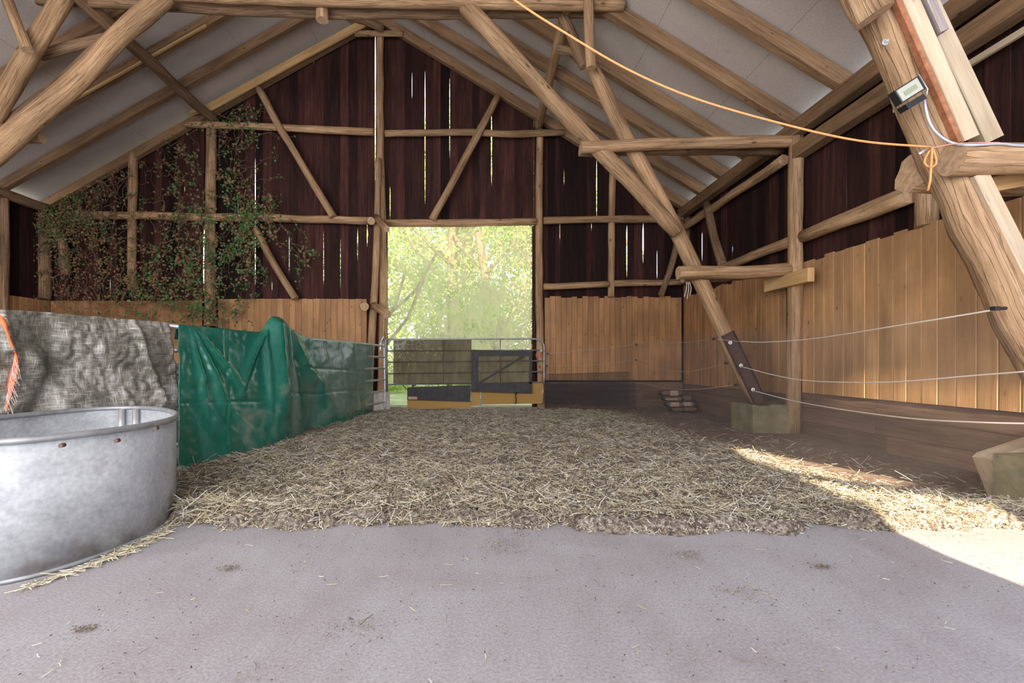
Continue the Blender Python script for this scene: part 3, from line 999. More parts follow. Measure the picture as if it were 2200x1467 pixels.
log('diagonal_brace', [W(548, 492, YF - .12), W(590, 570, YF - .12), W(634, 642, YF - .12)], 0.078, 'lower diagonal brace left of the opening, beside the ivy', 'brace', R3)
log('diagonal_brace', [W(1070, 206, YF - .2), W(1010, 320, YF - .2), W(928, 472, YF - .2)], 0.078, 'diagonal brace leaning right above the screened opening', 'brace', R3)
log('diagonal_brace', [W(1464, 478, YF - .1), W(1445, 560, YF - .1), W(1420, 634, YF - .1)], 0.066, 'short brace low in the right corner of the gable wall', 'brace', R3, mat='log_old')
log('diagonal_brace', [W(108, 470, YF - .1), W(135, 520, YF - .1), W(143, 590, YF - .1)], 0.09, 'bent brace behind dry vines near the left corner', 'brace', R3, mat='log_old')
log('diagonal_brace', [W(735, 30, 9.9), W(780, 42, 9.9), W(820, 60, 9.9)], 0.085, 'short dusty strut meeting the ridge post at its top', 'brace', mat='log_old')
G = 'short log stubs on the leaning pole'
log('log_stub', [W(808, 466, 9.95), W(831, 492, 9.3)], 0.065, 'upper log stub poking forward at the leaning pole', 'log', G)
log('log_stub', [W(803, 657, 9.9), W(832, 676, 9.2)], 0.085, 'lower log stub poking forward at the leaning pole', 'log', G)
log('log_stub', [W(781, 658, 10.1), W(782, 658, 9.75)], 0.092, 'round log end left of the leaning pole above the green tarpaulin', 'log', G)
log('log_stub', [W(797, 475, 9.85), W(797, 475, 9.75)], 0.08, 'round log end where the ivy rail meets the leaning pole', 'log', G)

# ------------------------------------------------------------------ rafters
def rafter_right(Y, lab, mat='squared'):
    p0 = Vector((RIDGE[0], Y, RIDGE[1])); p1 = Vector((EAVE_R[0] + 0.1, Y, EAVE_R[1] - 0.06))
    timber('rafter', p0, p1, 0.13, 0.19, lab, 'rafter', 'rafters of the right roof slope', mat)


def rafter_left(Y, lab, mat='squared'):
    p0 = Vector((RIDGE[0], Y, RIDGE[1])); p1 = Vector((EAVE_L[0] - 0.1, Y, EAVE_L[1] - 0.06))
    timber('rafter', p0, p1, 0.13, 0.18, lab, 'rafter', 'rafters of the left roof slope', mat)


for Y, lab in ((10.2, 'rafter of the right slope lying along the gable boards'), (9.36, 'second right-slope rafter counted from the gable wall'),
               (8.54, 'third right-slope rafter counted from the gable wall'), (7.74, 'fourth right-slope rafter from the gable, behind the long diagonal logs'),
               (6.66, 'fifth right-slope rafter from the gable, ending over the round wall post'), (5.74, 'right-slope rafter nearest the camera, top right of the picture'),
               (4.80, 'right-slope rafter hidden behind the big leaning log by the floodlight')):
    rafter_right(Y, lab)
for Y, lab in ((10.2, 'rafter of the left slope lying along the gable boards'), (9.22, 'second left-slope rafter counted from the gable wall'),
               (8.32, 'third left-slope rafter from the gable, pale strip on its lower edge'), (7.40, 'left-slope rafter nearest the camera, dark, high in the left corner')):
    rafter_left(Y, lab)
timber('board', W(784, 48, 10.0), W(441, 236, 10.0), 0.05, 0.16, 'new yellow board nailed along the left gable rafter', 'board', mat='new_board')
_r = lambda q, y, dz: Vector((RIDGE[0] + (EAVE_L[0] - RIDGE[0]) * q, y, RIDGE[1] + (EAVE_L[1] - RIDGE[1]) * q + dz))
timber('board', _r(0.36, 8.25, -0.105), _r(0.80, 8.25, -0.105), 0.05, 0.03, 'narrow pale board on the underside of the third left rafter', 'board', mat='new_board')
timber('board', W(410, 243, 9.95), W(440, 233, 9.9), 0.08, 0.07, 'small offcut of board beside the left purlin end', 'board', mat='new_board')

# purlins and plates along the barn
log('purlin', [Vector((-5.8, 10.3, 6.30)), Vector((-5.8, 7.5, 6.30)), Vector((-5.8, 4.0, 6.30))], 0.10, 'round purlin under the left slope, ending on the ivy post', 'beam', 'round purlins', mat='log_old')
log('purlin', [Vector((1.28, 10.3, 6.17)), Vector((1.28, 7.6, 6.17)), Vector((1.28, 4.0, 6.17))], 0.09, 'round purlin under the right slope, ending on the post right of the opening', 'beam', 'round purlins')
timber('eave_beam', Vector((4.42, 10.2, 4.26)), Vector((4.42, -1.2, 4.26)), 0.16, 0.2, 'squared upper eave beam along the right wall', 'beam', 'beams along the right eave')
timber('eave_beam', Vector((4.42, 6.5, 3.93)), Vector((4.42, -1.2, 3.93)), 0.16, 0.19, 'squared lower eave beam from the round post towards the camera', 'beam', 'beams along the right eave')
log('eave_beam', [Vector((4.42, 10.1, 3.93)), Vector((4.42, 6.75, 3.95))], 0.075, 'thin round eave pole between the corner and the round post', 'beam', 'beams along the right eave')
timber('board', Vector((4.46, 5.0, 3.72)), Vector((4.46, -1.2, 3.72)), 0.04, 0.06, 'thin pale batten under the eave beams at the top right', 'board', mat='pale_board')
log('eave_beam', [Vector((-9.42, 10.2, 4.36)), Vector((-9.42, 4, 4.36))], 0.1, 'round eave beam above the left side wall', 'beam', mat='log_old')

# right wall posts, girts, brace
log('timber_post', [Vector((4.42, 6.56, 0.0)), Vector((4.42, 6.52, 2.0)), Vector((4.42, 6.5, 4.15))], 0.092, 'round post on the right wall between the two stretches of pine panelling', 'post', 'posts of the right wall')
log('timber_post', [Vector((4.54, 4.72, 2.39)), Vector((4.54, 4.72, 4.15))], 0.095, 'round post on the right wall behind the big chopped log end', 'post', 'posts of the right wall')
log('girt', [Vector((4.45, 6.4, 2.74)), Vector((4.45, 4.8, 2.74))], 0.085, 'round girt rising to the right above the near pine panelling', 'beam', 'girts on the right wall', r1=0.1)
log('girt', [Vector((4.45, 10.0, 2.74)), Vector((4.45, 6.6, 2.74))], 0.075, 'round girt above the far pine panelling', 'beam', 'girts on the right wall')
log('diagonal_brace', [RW(1519, 438, 4.42), RW(1532, 500, 4.42), RW(1551, 566, 4.42)], 0.075, 'brace leaning on the right wall near the corner', 'brace', mat='log_old')
timber('timber_block', Vector((4.31, 6.98, 2.15)), Vector((4.31, 6.05, 2.15)), 0.09, 0.18, 'short squared new timber bolted to the round post below the lower tie log', 'timber', mat='new_board')

# ------------------------------------------------------------------ the middle truss
Y0 = MT - 0.12
log('tie_log', [W(350, -14, Y0), W(700, -1, Y0), W(1340, 10, Y0)], 0.088, 'front collar log across the very top of the picture', 'log', 'twin collar logs at the top', r1=0.092, wob=0.01)
log('tie_log', [W(30, -4, Y0 + .3), W(700, 28, Y0 + .3), W(1318, 26, Y0 + .3)], 0.072, 'rear collar log just below the front collar log', 'log', 'twin collar logs at the top', mat='log_old', wob=0.01)
log('tie_log', [W(1248, 317, Y0), W(1480, 308, Y0), W(1718, 303, Y0)], 0.082, 'front log of the upper tie running to the round wall post', 'log', 'upper tie logs of the middle truss')
log('tie_log', [W(1245, 324, Y0 + .3), W(1480, 322, Y0 + .3), W(1680, 322, Y0 + .3)], 0.08, 'rear log of the upper tie, seen under the front one', 'log', 'upper tie logs of the middle truss', mat='log_old')
log('tie_log', [W(1456, 586, Y0), W(1600, 585, Y0), W(1716, 579, Y0)], 0.092, 'lower tie log running from the leaning log to the round wall post', 'log')
log('tie_log', [W(1466, 597, Y0 + .3), W(1600, 590, Y0 + .3)], 0.08, 'stub of a second log hidden behind the lower tie log', 'log', mat='log_old')
log('leaning_log', [W(1000, 14, Y0 + .06), W(1110, 130, Y0 + .06), W(1250, 285, Y0 + .06), W(1350, 385, Y0 + .06), W(1455, 500, Y0 + .06)], 0.125, 'long diagonal log from the top collar down to the leaning foot log', 'log', r1=0.10)
foot = W(1626, 862, Y0 + .2)
log('leaning_log', [foot, W(1560, 722, Y0 + .17), W(1492, 575, Y0 + .17), W(1420, 430, Y0 + .2), W(1345, 295, Y0 + .2), W(1272, 145, Y0 + .2)], 0.112, 'leaning foot log rising from the far concrete block', 'log', r1=0.095)
log('hanging_log', [W(1265, -30, Y0 - .1), W(1266, 60, Y0 - .1), W(1269, 147, Y0 - .1)], 0.070, 'short upright log hanging over the top end of the leaning foot log', 'log')
log('strut_log', [W(1203, 18, Y0 + .32), W(1256, 142, Y0 + .32)], 0.078, 'dark strut between the collar logs and the leaning foot log', 'log', mat='log_old')
log('strut_log', [W(1194, 104, Y0 + .5), W(1228, 110, Y0 + .5), W(1256, 140, Y0 + .45)], 0.062, 'short curved dark log beside the right purlin', 'log', mat='log_old')
log('hanging_log', [W(692, -25, Y0 + .12), W(692, 44, Y0 + .12)], 0.085, 'stub of an upright log hanging below the collar logs left of the ridge', 'log')
# the left half
log('leaning_log', [W(360, -12, Y0), W(256, 80, Y0), W(172, 168, Y0), W(75, 252, Y0), W(-60, 372, Y0)], 0.125, 'long pale diagonal log in the top left corner', 'log', r1=0.15)
log('leaning_log', [W(372, -14, Y0 + .28), W(240, 84, Y0 + .28), W(125, 190, Y0 + .28), W(20, 272, Y0 + .28), W(-60, 335, Y0 + .28)], 0.105, 'twin log half hidden behind the long pale diagonal log', 'log', mat='log_old')
log('leaning_log', [W(140, -12, Y0 + .1), W(64, 112, Y0 + .1), W(4, 220, Y0 + .1), W(-60, 330, Y0 + .1)], 0.125, 'steep leaning log at the left picture edge', 'log')
log('hanging_log', [W(8, -20, Y0 - .15), W(30, 40, Y0 - .15), W(59, 108, Y0 - .15)], 0.068, 'short slanted log meeting the steep leaning log in the top left corner', 'log')
log('strut_log', [W(88, 120, Y0 + .42), W(160, 98, Y0 + .42), W(250, 78, Y0 + .42)], 0.075, 'near horizontal strut between the two leaning logs on the left', 'log', mat='log_old')
log('tie_log', [W(-80, 278, Y0), W(36, 280, Y0)], 0.08, 'front tie log stub at the left picture edge', 'log', mat='log_old')
log('tie_log', [W(-80, 297, Y0 + .35), W(90, 298, Y0 + .35)], 0.07, 'rear tie log with a round end near the left picture edge', 'log')

# steel channel with insulators on the leaning foot log
ch = MB()
a0, a1 = W(1562, 716, Y0 + .06), W(1633, 866, Y0 + .08)
dirv = (a1 - a0).normalized()
sidev = dirv.cross(Vector((0, 1, 0))).normalized()
if sidev.x < 0:
    sidev = -sidev
wch = 0.085
for off, ww, hh in ((0, wch * 2, 0.008),):
    ch.beam(a0, a1, ww, hh, up=(0, 1, 0))
for s_ in (-1, 1):
    ch.beam(a0 + sidev * wch * s_ - Vector((0, .02, 0)), a1 + sidev * wch * s_ - Vector((0, .02, 0)), 0.008, 0.05, up=(0, 1, 0))
ch.beam(W(1622, 868, Y0 + .02), W(1648, 868, Y0 + .02), 0.2, 0.01)
cho = fold('steel_channel', ch, M['rust'], 'brown steel channel with three white ring insulators on the leaning foot log', 'bracket')


def ring(px, py, Y, r, rt, parent, name='insulator', mat='white_plastic'):
    b = MB()
    c = W(px, py, Y)
    pts = [c + Vector((math.cos(a) * r, 0, math.sin(a) * r)) for a in np.linspace(0, 2 * PI, 17)]
    b.tube(pts, rt, seg=8, caps=False)
    b.tube([c + Vector((0, 0.05, 0)), c - Vector((0, 0.02, 0))], r * 0.45, seg=10)
    return b.build(name, M[mat], parent)


for p in ((1569, 736), (1592, 785), (1618, 837)):
    ring(p[0], p[1], Y0, 0.02, 0.008, cho)


def concrete_block(x0, x1, y0, y1, h, lab, rot=0.0):
    b = MB()
    nx, ny, nz = 10, 8, 8
    lo, hi = Vector((x0, y0, 0)), Vector((x1, y1, h))
    def grid(fn, na, nb):
        base = len(b.v)
        for i in range(na + 1):
            for j in range(nb + 1):
                p = fn(i / na, j / nb)
                nz_ = mnoise.noise(p * 4) * 0.008 + mnoise.noise(p * 15) * 0.003
                b.v.append(p + Vector((nz_, nz_, nz_)))
        for i in range(na):
            for j in range(nb):
                a = base + i * (nb + 1) + j
                b.face((a, a + 1, a + nb + 2, a + nb + 1), None, 0, .5, False)
    d = hi - lo
    grid(lambda u, v: lo + Vector((u * d.x, 0, v * d.z)), 12, 8)
    grid(lambda u, v: lo + Vector((0, u * d.y, v * d.z)), 12, 8)
    grid(lambda u, v: lo + Vector((d.x, u * d.y, v * d.z)), 12, 8)
    grid(lambda u, v: lo + Vector((u * d.x, d.y, v * d.z)), 12, 8)
    grid(lambda u, v: lo + Vector((u * d.x, v * d.y, d.z)), 12, 12)
    o = fold('concrete_block', b, M['concrete'], lab, 'block', 'concrete footing blocks')
    return o


concrete_block(3.83, 4.48, 6.52, 7.08, 0.415, 'far concrete footing block under the leaning foot log')
concrete_block(3.61, 4.44, 2.66, 3.27, 0.372, 'near concrete footing block cut by the right picture edge')

b = MB()
qp = [(2089, 981), (2098, 972), (2200, 938), (2400, 880), (2400, 1100), (2140, 1088), (2126, 1075), (2108, 1030)]
base = len(b.v)
for Y_ in (3.29, 3.43):
    for p in qp:
        b.v.append(W(p[0], p[1], 3.43) + Vector((0, Y_ - 3.43, 0)))
b.face([base + i for i in range(8)][::-1], [(p[1] * .003, p[0] * .003) for p in qp][::-1], 0)
b.face([base + 8 + i for i in range(8)], None, 0)
for i in range(8):
    j = (i + 1) % 8
    b.face((base + i, base + j, base + 8 + j, base + 8 + i), [(0, i), (0, i + .5), (.36, i + .5), (.36, i)], 0)
fold('wood_slab', b, M['pale_board'], 'pale thick wooden slab lying tilted behind the near concrete block', 'timber')

# ------------------------------------------------------------------ the near truss
Yn = NT
near_foot = Vector((3.98, 3.0, 0.37))
up_log = log('leaning_log', [near_foot, W(2205, 735, Yn), W(2143, 600, Yn), W(2104, 520, Yn), W(2058, 420, Yn + .02), W(2006, 310, Yn + .02), W(1957, 195, Yn + .02), W(1897, 45, Yn + .02), W(1850, -70, Yn + .02), W(1772, -240, Yn + .02), W(1590, -600, Yn + .02)],
             0.105, 'big knotty leaning log at the right that carries the floodlight', 'log', r1=0.125, rough=0.2, step=0.1)
log('leaning_log', [W(1878, 36, Yn - .12), W(1846, -30, Yn - .12), W(1815, -110, Yn - .12), W(1740, -270, Yn - .12), W(1560, -600, Yn - .12)], 0.11, 'chopped log end overlapping the dark leaning log at the top edge', 'log', rough=0.3, step=0.08)
log('tie_log', [W(2042, 343, Yn - .12), W(2200, 342, Yn - .12), W(2480, 342, Yn - .12)], 0.098, 'bright front tie log reaching in from the right edge', 'log', mat='log', step=0.12)
log('tie_log', [W(1962, 370, Yn + .2), W(2200, 376, Yn + .2), W(2460, 378, Yn + .2)], 0.135, 'rear tie log with a big chopped end, holding the orange rope loop', 'log', rough=0.45, step=0.12)
G = 'boards nailed beside the big leaning log'
def plank(pa, pb, w, h, lab, mat, Y=Yn - .02, name='board'):
    a, b_ = W(*pa, Y), W(*pb, Y)
    bb = MB(); bb.beam(a, b_, w, h, up=(0, 1, 0), segs=5)
    return fold(name, bb, [M[mat]], lab, 'board', G)
plank((1931, -40), (2080, 300), 0.10, 0.06, 'pinkish inner board along the big leaning log above the tie log', 'pale_board', Yn - .13)
plank((1958, -40), (2122, 306), 0.125, 0.10, 'wide pale yellow board on the outer side above the tie log', 'pale_board', Yn - .04)
plank((1980, -30), (2024, 70), 0.055, 0.05, 'short weathered grey board ending at the top right', 'grey_board', Yn - .13)
plank((1905, -40), (2058, 306), 0.035, 0.05, 'thin reddish edge strip beside the floodlight log', 'red_edge', Yn - .12)
plank((2095, 376), (2300, 780), 0.10, 0.08, 'pale board running down beside the lower leaning log', 'pale_board', Yn - .08)
plank((2140, 690), (2225, 840), 0.035, 0.05, 'narrow weathered strip behind the lower leaning log', 'grey_board', Yn + .16)
plank((2115, 400), (2260, 372), 0.10, 0.03, 'pale offcut wedged under the bright tie log', 'new_board', Yn + .03)

b = MB()
cW = W(1899, 93, Yn - .1)
b.tube([cW, cW - Vector((0, .012, 0))], 0.02, seg=16)
b.tube([cW - Vector((0, .012, 0)), cW - Vector((0, .03, 0))], 0.009, seg=6)
o_ = b.build('bolt', M['steel'], up_log)

# floodlight
fl = thing('floodlight', W(1955, 195, Yn - .15), 'small black and grey floodlight fixed aslant on the dark leaning log', 'lamp')


def quadbox(b, quad, Y, depth, mi=0):
    """slab with a quadrilateral face"""
    base = len(b.v)
    for d in (0, depth):
        for p in quad:
            b.v.append(W(p[0], p[1], Y) + Vector((0, d, 0)))
    b.face([base + i for i in (3, 2, 1, 0)], None, mi)
    b.face([base + i for i in (4, 5, 6, 7)], None, mi)
    for i in range(4):
        j = (i + 1) % 4
        b.face((base + i, base + j, base + 4 + j, base + 4 + i), None, mi)


def shrink(q, k):
    cx = sum(p[0] for p in q) / 4; cy = sum(p[1] for p in q) / 4
    return [(cx + (p[0] - cx) * k, cy + (p[1] - cy) * k) for p in q]


q = [(1921, 195), (1973, 162), (1990, 190), (1938, 222)]
b = MB(); quadbox(b, q, Yn - .22, 0.045); b.build('housing', M['black'], fl)
b = MB(); quadbox(b, shrink(q, 0.84), Yn - .226, 0.01); lens_ = b.build('lens', M['lens'], fl)
b = MB(); quadbox(b, [(1941, 197), (1967, 180), (1973, 188), (1947, 206)], Yn - .229, 0.006)
lo_ = b.build('led_field', M['led'], lens_)
b = MB(); quadbox(b, [(1945, 224), (1984, 201), (1992, 211), (1953, 234)], Yn - .2, 0.06); b.build('driver_box', M['black'], fl)
b = MB()
b.tube([W(1974, 160, Yn - .2), W(1993, 192, Yn - .2), W(1990, 205, Yn - .2)], 0.004, seg=6)
b.build('bracket', M['steel'], fl)
b = MB()
b.tube(densify([W(1985, 212, Yn - .15), W(1990, 240, Yn - .15), W(1998, 266, Yn - .15), W(2014, 288, Yn - .15), W(2042, 306, Yn - .15), W(2080, 312, Yn - .22),
                W(2150, 309, Yn - .22), W(2200, 313, Yn - .22), W(2400, 316, Yn - .22)], 0.04), 0.008, seg=8)
fold('cable', b, M['conduit'], 'grey power cable from the floodlight along the top of the bright tie log', 'cable')

# orange cord
Yc = Yn - .22
b = MB()
b.tube(densify([W(960, -110, Yc), W(1105, 0, Yc), W(1210, 68, Yc), W(1350, 150, Yc), W(1500, 214, Yc), W(1700, 271, Yc), W(1850, 303, Yc), W(2000, 316, Yc)], 0.06), 0.0065, seg=8)
co = fold('sagging_rope', b, M['orange'], 'orange rope sagging across the barn from the top edge to the near tie log', 'rope')
b = MB()
b.tube(densify([W(2002, 318, Yc), W(1990, 335, Yc), W(1986, 350, Yc), W(1998, 360, Yc), W(2011, 352, Yc), W(2009, 335, Yc), W(2003, 318, Yc)], 0.02), 0.006, seg=8)
b.build('loop', M['orange'], co)
b = MB()
b.tube(densify([W(2003, 316, Yc - .012), W(2000, 360, Yc - .012), W(1998, 390, Yc - .01), W(1993, 410, Yc)], 0.03), 0.0065, seg=8)
b.build('cord_tail', M['orange'], co)
b = MB()
b.tube(densify([W(2004, 317, Yc), W(2060, 308, Yc), W(2148, 306, Yc)], 0.05), 0.003, seg=6)
fold('pink_string', b, M['pink'], 'thin pink string stretched on from the orange rope knot over the tie log', 'string')
b = MB()
b.tube([W(1977, 329, Yn - .3), W(2003, 312, Yn - .02)], 0.007, seg=8)
fold('nail', b, M['steel'], 'steel pin that holds the orange rope knot', 'nail')

# electric fence ropes
def rope(name, pts, r, mat, lab, group=None):
    b = MB()
    b.tube(densify(pts, 0.08), r, seg=6)
    return fold(name, b, M[mat], lab, 'rope' if mat == 'white_cord' else 'wire', group)


def pt(px, py, Y):
    return W(px, py, Y)


G = 'white electric fence ropes at the right'
rope('fence_rope', [pt(2140, 665, 3.0), pt(1950, 696, 3.6), pt(1750, 727, 4.9), pt(1640, 735, 5.9), pt(1587, 733, 6.45)], 0.006, 'white_cord', 'upper white fence rope between the near leaning log and the hook', G)
rope('fence_rope', [pt(2215, 797, 2.95), pt(2100, 806, 3.3), pt(1900, 821, 4.1), pt(1740, 818, 5.1), pt(1660, 805, 5.8), pt(1592, 787, 6.5)], 0.006, 'white_cord', 'middle white fence rope, sagging low before the panelling', G)
rope('fence_rope', [pt(2285, 911, 2.88), pt(2100, 907, 3.2), pt(1950, 898, 3.8), pt(1800, 878, 4.8), pt(1700, 860, 5.7), pt(1618, 839, 6.5)], 0.006, 'white_cord', 'lowest white fence rope, in front of the brown low boards', G)
G = 'thin fence wires from the leaning log to the gate'
rope('fence_wire', [pt(1587, 733, 6.45), pt(1560, 731, 6.5), pt(1535, 728, 6.5), pt(1475, 735, 8), pt(1367, 740, 10.15)], 0.004, 'thin_wire', 'topmost thin fence wire between the leaning log and the back panelling', G)
rope('fence_wire', [pt(1562, 780, 6.5), pt(1510, 793, 7.2), pt(1465, 798, 7.9), pt(1420, 792, 8.9), pt(1367, 773, 10.15)], 0.004, 'thin_wire', 'middle thin fence wire between the leaning log and the back panelling', G)
rope('fence_wire', [pt(1583, 826, 6.5), pt(1500, 836, 7.3), pt(1430, 834, 8.5), pt(1360, 822, 10.1), pt(1182, 823, 10.05)], 0.004, 'thin_wire', 'lowest thin fence wire passing over the stacked sacks', G)
rope('fence_wire', [pt(1367, 740, 10.15), pt(1290, 750, 10.1), pt(1177, 760, 10.0)], 0.004, 'thin_wire', 'upper thin wire across the right back panelling', G)
rope('fence_wire', [pt(1366, 773, 10.15), pt(1290, 783, 10.1), pt(1176, 786, 10.0)], 0.004, 'thin_wire', 'lower thin wire across the right back panelling', G)
for px, py, Y, lab in ((1367, 740, 10.2, 'upper round black insulator screwed to the back panelling'), (1366, 773, 10.2, 'lower round black insulator screwed to the back panelling'),
                       (1177, 760, 10.02, 'upper black insulator knob next to the gate end'), (1175, 786, 10.02, 'lower black insulator knob next to the gate end'),
                       (1534, 728, 6.45, 'small insulator high on the left side of the leaning log'), (1560, 780, 6.45, 'small insulator halfway on the left side of the leaning log'),
                       (1582, 827, 6.45, 'small insulator low on the left side of the leaning log')):
    b = MB()
    c = W(px, py, Y)
    b.tube([c + Vector((0, .05, 0)), c, c - Vector((0, .03, 0))], [0.012, 0.022, 0.016], seg=10)
    fold('fence_insulator', b, M['black'], lab, 'insulator', 'black fence insulators')
b = MB()
c = W(2138, 663, 2.98)
b.tube([W(2160, 662, 3.0), c], [0.012, 0.008], seg=8)
b.box(c - Vector((.018, .015, .012)), c + Vector((.018, .015, .014)))
fold('fence_insulator', b, M['black'], 'black insulator on the near leaning log at the end of the upper rope', 'insulator', 'black fence insulators')
b = MB()
for k, (dx, l) in enumerate(((0, 26), (3, 20), (-3, 22))):
    b.tube(densify([W(1478 + dx, 606, 6.35), W(1480 + dx * 1.6, 618, 6.35), W(1476 + dx * 2, 616 + l, 6.35)], 0.03), 0.004, seg=5)
fold('string_tuft', b, M['white_cord'], 'frayed white string end hanging under the lower tie log', 'string')

# ------------------------------------------------------------------ window screen in the opening
b = MB()
nx, nz = 60, 70
x0, x1, z0, z1 = xpx(833, 10.28), xpx(1141, 10.28), zpx(826, 10.28), zpx(484, 10.28)
for i in range(nx + 1):
    for j in range(nz + 1):
        u, v = i / nx, j / nz
        fz = v
        y = 10.29 + 0.03 * mnoise.noise(Vector((u * 9, fz * 1.2, 0))) + 0.03 * math.sin(u * 26 + 2 * fz) * fz * (1 - fz)
        # a sagging belly fold hanging from the top corners
        sag = (u - 0.55) * 1.9
        fy = 0.72 + 0.62 * sag * sag
        y -= 0.05 * math.exp(-((fz - fy) / 0.045) ** 2)
        b.v.append(Vector((x0 + (x1 - x0) * u, y, z0 + (z1 - z0) * v + 0.012 * mnoise.noise(Vector((u * 7, 4, 0))) * (1 - v))))
for i in range(nx):
    for j in range(nz):
        a = i * (nz + 1) + j
        b.face((a, a + 1, a + nz + 2, a + nz + 1), None, 0, .5, True)
fold('window_screen', b, M['net'], 'see-through tan windbreak screen hanging in the tall back opening', 'screen')
b = MB()
b.beam(W(1147, 486, 10.25), W(1147, 878, 10.25), 0.08, 0.05, up=(0, 1, 0))
structure(fold('trim_1', b, M['dark_board'], 'dark jamb board right of the screen', 'trim'))
b = MB()
b.beam(W(831, 486, 10.28), W(831, 878, 10.28), 0.035, 0.05, up=(0, 1, 0))
structure(fold('trim_2', b, M['dark_board'], 'dark jamb board left of the screen', 'trim'))
b = MB()
b.box((ox0 - .1, 10.2, -0.02), (ox1 + .1, 10.75, 0.035))
structure(fold('trim_3', b, M['concrete'], 'pale door sill under the gate', 'trim'))

# ------------------------------------------------------------------ back gate
YG = 10.02
gt = thing('field_gate', W(1000, 878, YG), 'grey tubular field gate with black screens across the back opening', 'gate')


def gp(px, py, dy=0.0):
    return W(px, py, YG + dy)


b = MB()
fr = [gp(829, 888), gp(829, 730), gp(1150, 728)]
b.tube([gp(829, 880), gp(829, 730), gp(829.5, 729)], 0.02, seg=10)
b.tube(densify([gp(829, 729), gp(1000, 728.5), gp(1150, 728), gp(1163, 731), gp(1169, 742), gp(1169, 780), gp(1169, 822)], 0.1), 0.019, seg=10)
b.build('gate_frame', M['steel_dull'], gt)
for ya, yb in ((754, 752), (778, 775), (803, 798), (826, 821)):
    b = MB()
    b.tube([gp(829, ya), gp(1169, yb)], 0.0155, seg=8)
    b.build('rail', M['steel_dull'], gt)
for x, y0_, y1_ in ((953, 729, 826), (1075, 729, 822)):
    b = MB()
    b.tube([gp(x, y0_), gp(x, y1_)], 0.013, seg=8)
    b.build('upright', M['steel_dull'], gt)
for x in (1152, 1160):
    b = MB()
    b.tube([gp(x, 757 if x > 1155 else 760, -.03), gp(x + 1, 768, -.03)], 0.012, seg=8)
    b.build('clip', M['pinkclip'], gt)
b = MB()
b.tube([gp(1163, 743, -.03), gp(1163, 762, -.03)], 0.012, seg=8)
b.tube([gp(1158, 754, -.03), gp(1171, 754, -.03)], 0.01, seg=8)
b.build('latch', M['steel'], gt)

# screens on the gate
b = MB()
quadbox(b, [(845, 731), (1013, 730), (1012, 826), (845, 824)], YG - .03, 0.004)
fold('mesh_screen', b, M['black_mesh'], 'brownish see-through mesh cloth on the left half of the gate', 'screen')
b = MB()
quadbox(b, [(875, 832), (1011, 827), (1011, 863), (875, 859)], YG - .04, 0.006)
cs_ = fold('cloth_strip', b, M['black_cloth'], 'opaque charcoal cloth strip below the left mesh cloth', 'cloth')
b = MB(); quadbox(b, [(877, 852), (896, 852), (896, 858), (877, 858)], YG - .046, 0.006); b.build('pale_patch', M['pale_board'], cs_)
fs = thing('framed_screen', gp(1078, 842, -.06), 'framed charcoal screen with a diagonal brace on the right half of the gate', 'screen')
b = MB()
for q in ([(1012, 751), (1144, 754), (1144, 765), (1012, 765)], [(1012, 765), (1028, 765), (1028, 824), (1012, 824)],
          [(1137, 765), (1144, 765), (1143, 824), (1137, 824)], [(1012, 824), (1143, 821), (1143, 845), (1011, 841)]):
    quadbox(b, q, YG - .07, 0.02)
b.build('screen_frame', M['black_cloth'], fs)
b = MB()
quadbox(b, [(1027, 822), (1035, 822), (1137, 761), (1128, 761)], YG - .065, 0.02)
b.build('diagonal_bar', M['black_cloth'], fs)
b = MB()
quadbox(b, [(1028, 765), (1137, 765), (1137, 824), (1028, 824)], YG - .06, 0.003)
b.build('mesh', M['black_mesh'], fs)
b = MB()
b.tube(densify([gp(1110, 842, -.08), gp(1107, 850, -.08), gp(1109, 860, -.08), gp(1107, 868, -.08)], 0.05), [0.02] + [0.01] * (len(densify([gp(1110, 842, -.08), gp(1107, 850, -.08), gp(1109, 860, -.08), gp(1107, 868, -.08)], 0.05)) - 1), seg=6)
b.build('tie_strap', M['black'], fs)
b = MB(); quadbox(b, [(875, 859), (1012, 862), (1012, 879), (875, 879)], YG, 0.03)
fold('plywood_board', b, M['ply'], 'yellow plywood board at the foot of the gate, left', 'board', 'plywood boards under the gate')
b = MB()
quadbox(b, [(1012, 840), (1031, 840), (1031, 870), (1012, 871)], YG + .03, 0.03)
fold('plywood_board', b, M['ply'], 'small yellow plywood piece in the middle under the gate', 'board', 'plywood boards under the gate')
b = MB()
quadbox(b, [(1034, 824), (1166, 822), (1166, 867), (1034, 869)], YG + .01, 0.03)
b.tube([gp(1032.5, 840, -.01), gp(1032.5, 870, -.01)], 0.012, seg=6, mi=1, cap_mi=1)
b.tube([gp(1166.5, 823, -.01), gp(1166.5, 867, -.01)], 0.010, seg=6, mi=1, cap_mi=1)
fold('plywood_board', b, [M['ply'], M['steel']], 'long yellow plywood board with metal edges under the right half of the gate', 'board', 'plywood boards under the gate')

# wire grid panels beside the gate
def grid_panel(x0, x1, y0, y1, Y, n, rows, lab, tilt=0.0):
    b = MB()
    for i in range(n + 1):
        x = x0 + (x1 - x0) * i / n
        dy = tilt * i / n
        b.tube([W(x, y0 - dy, Y), W(x, y1, Y)], 0.005, seg=4, caps=False)
    for r_ in rows:
        b.tube([W(x0, y0 + (y1 - y0) * r_, Y - .004), W(x1, y0 + (y1 - y0) * r_ - tilt * (1 - r_), Y - .004)], 0.0045, seg=4)
    fold('wire_panel', b, M['wire'], lab, 'wire panel', 'wire grid panels leaning by the back wall')


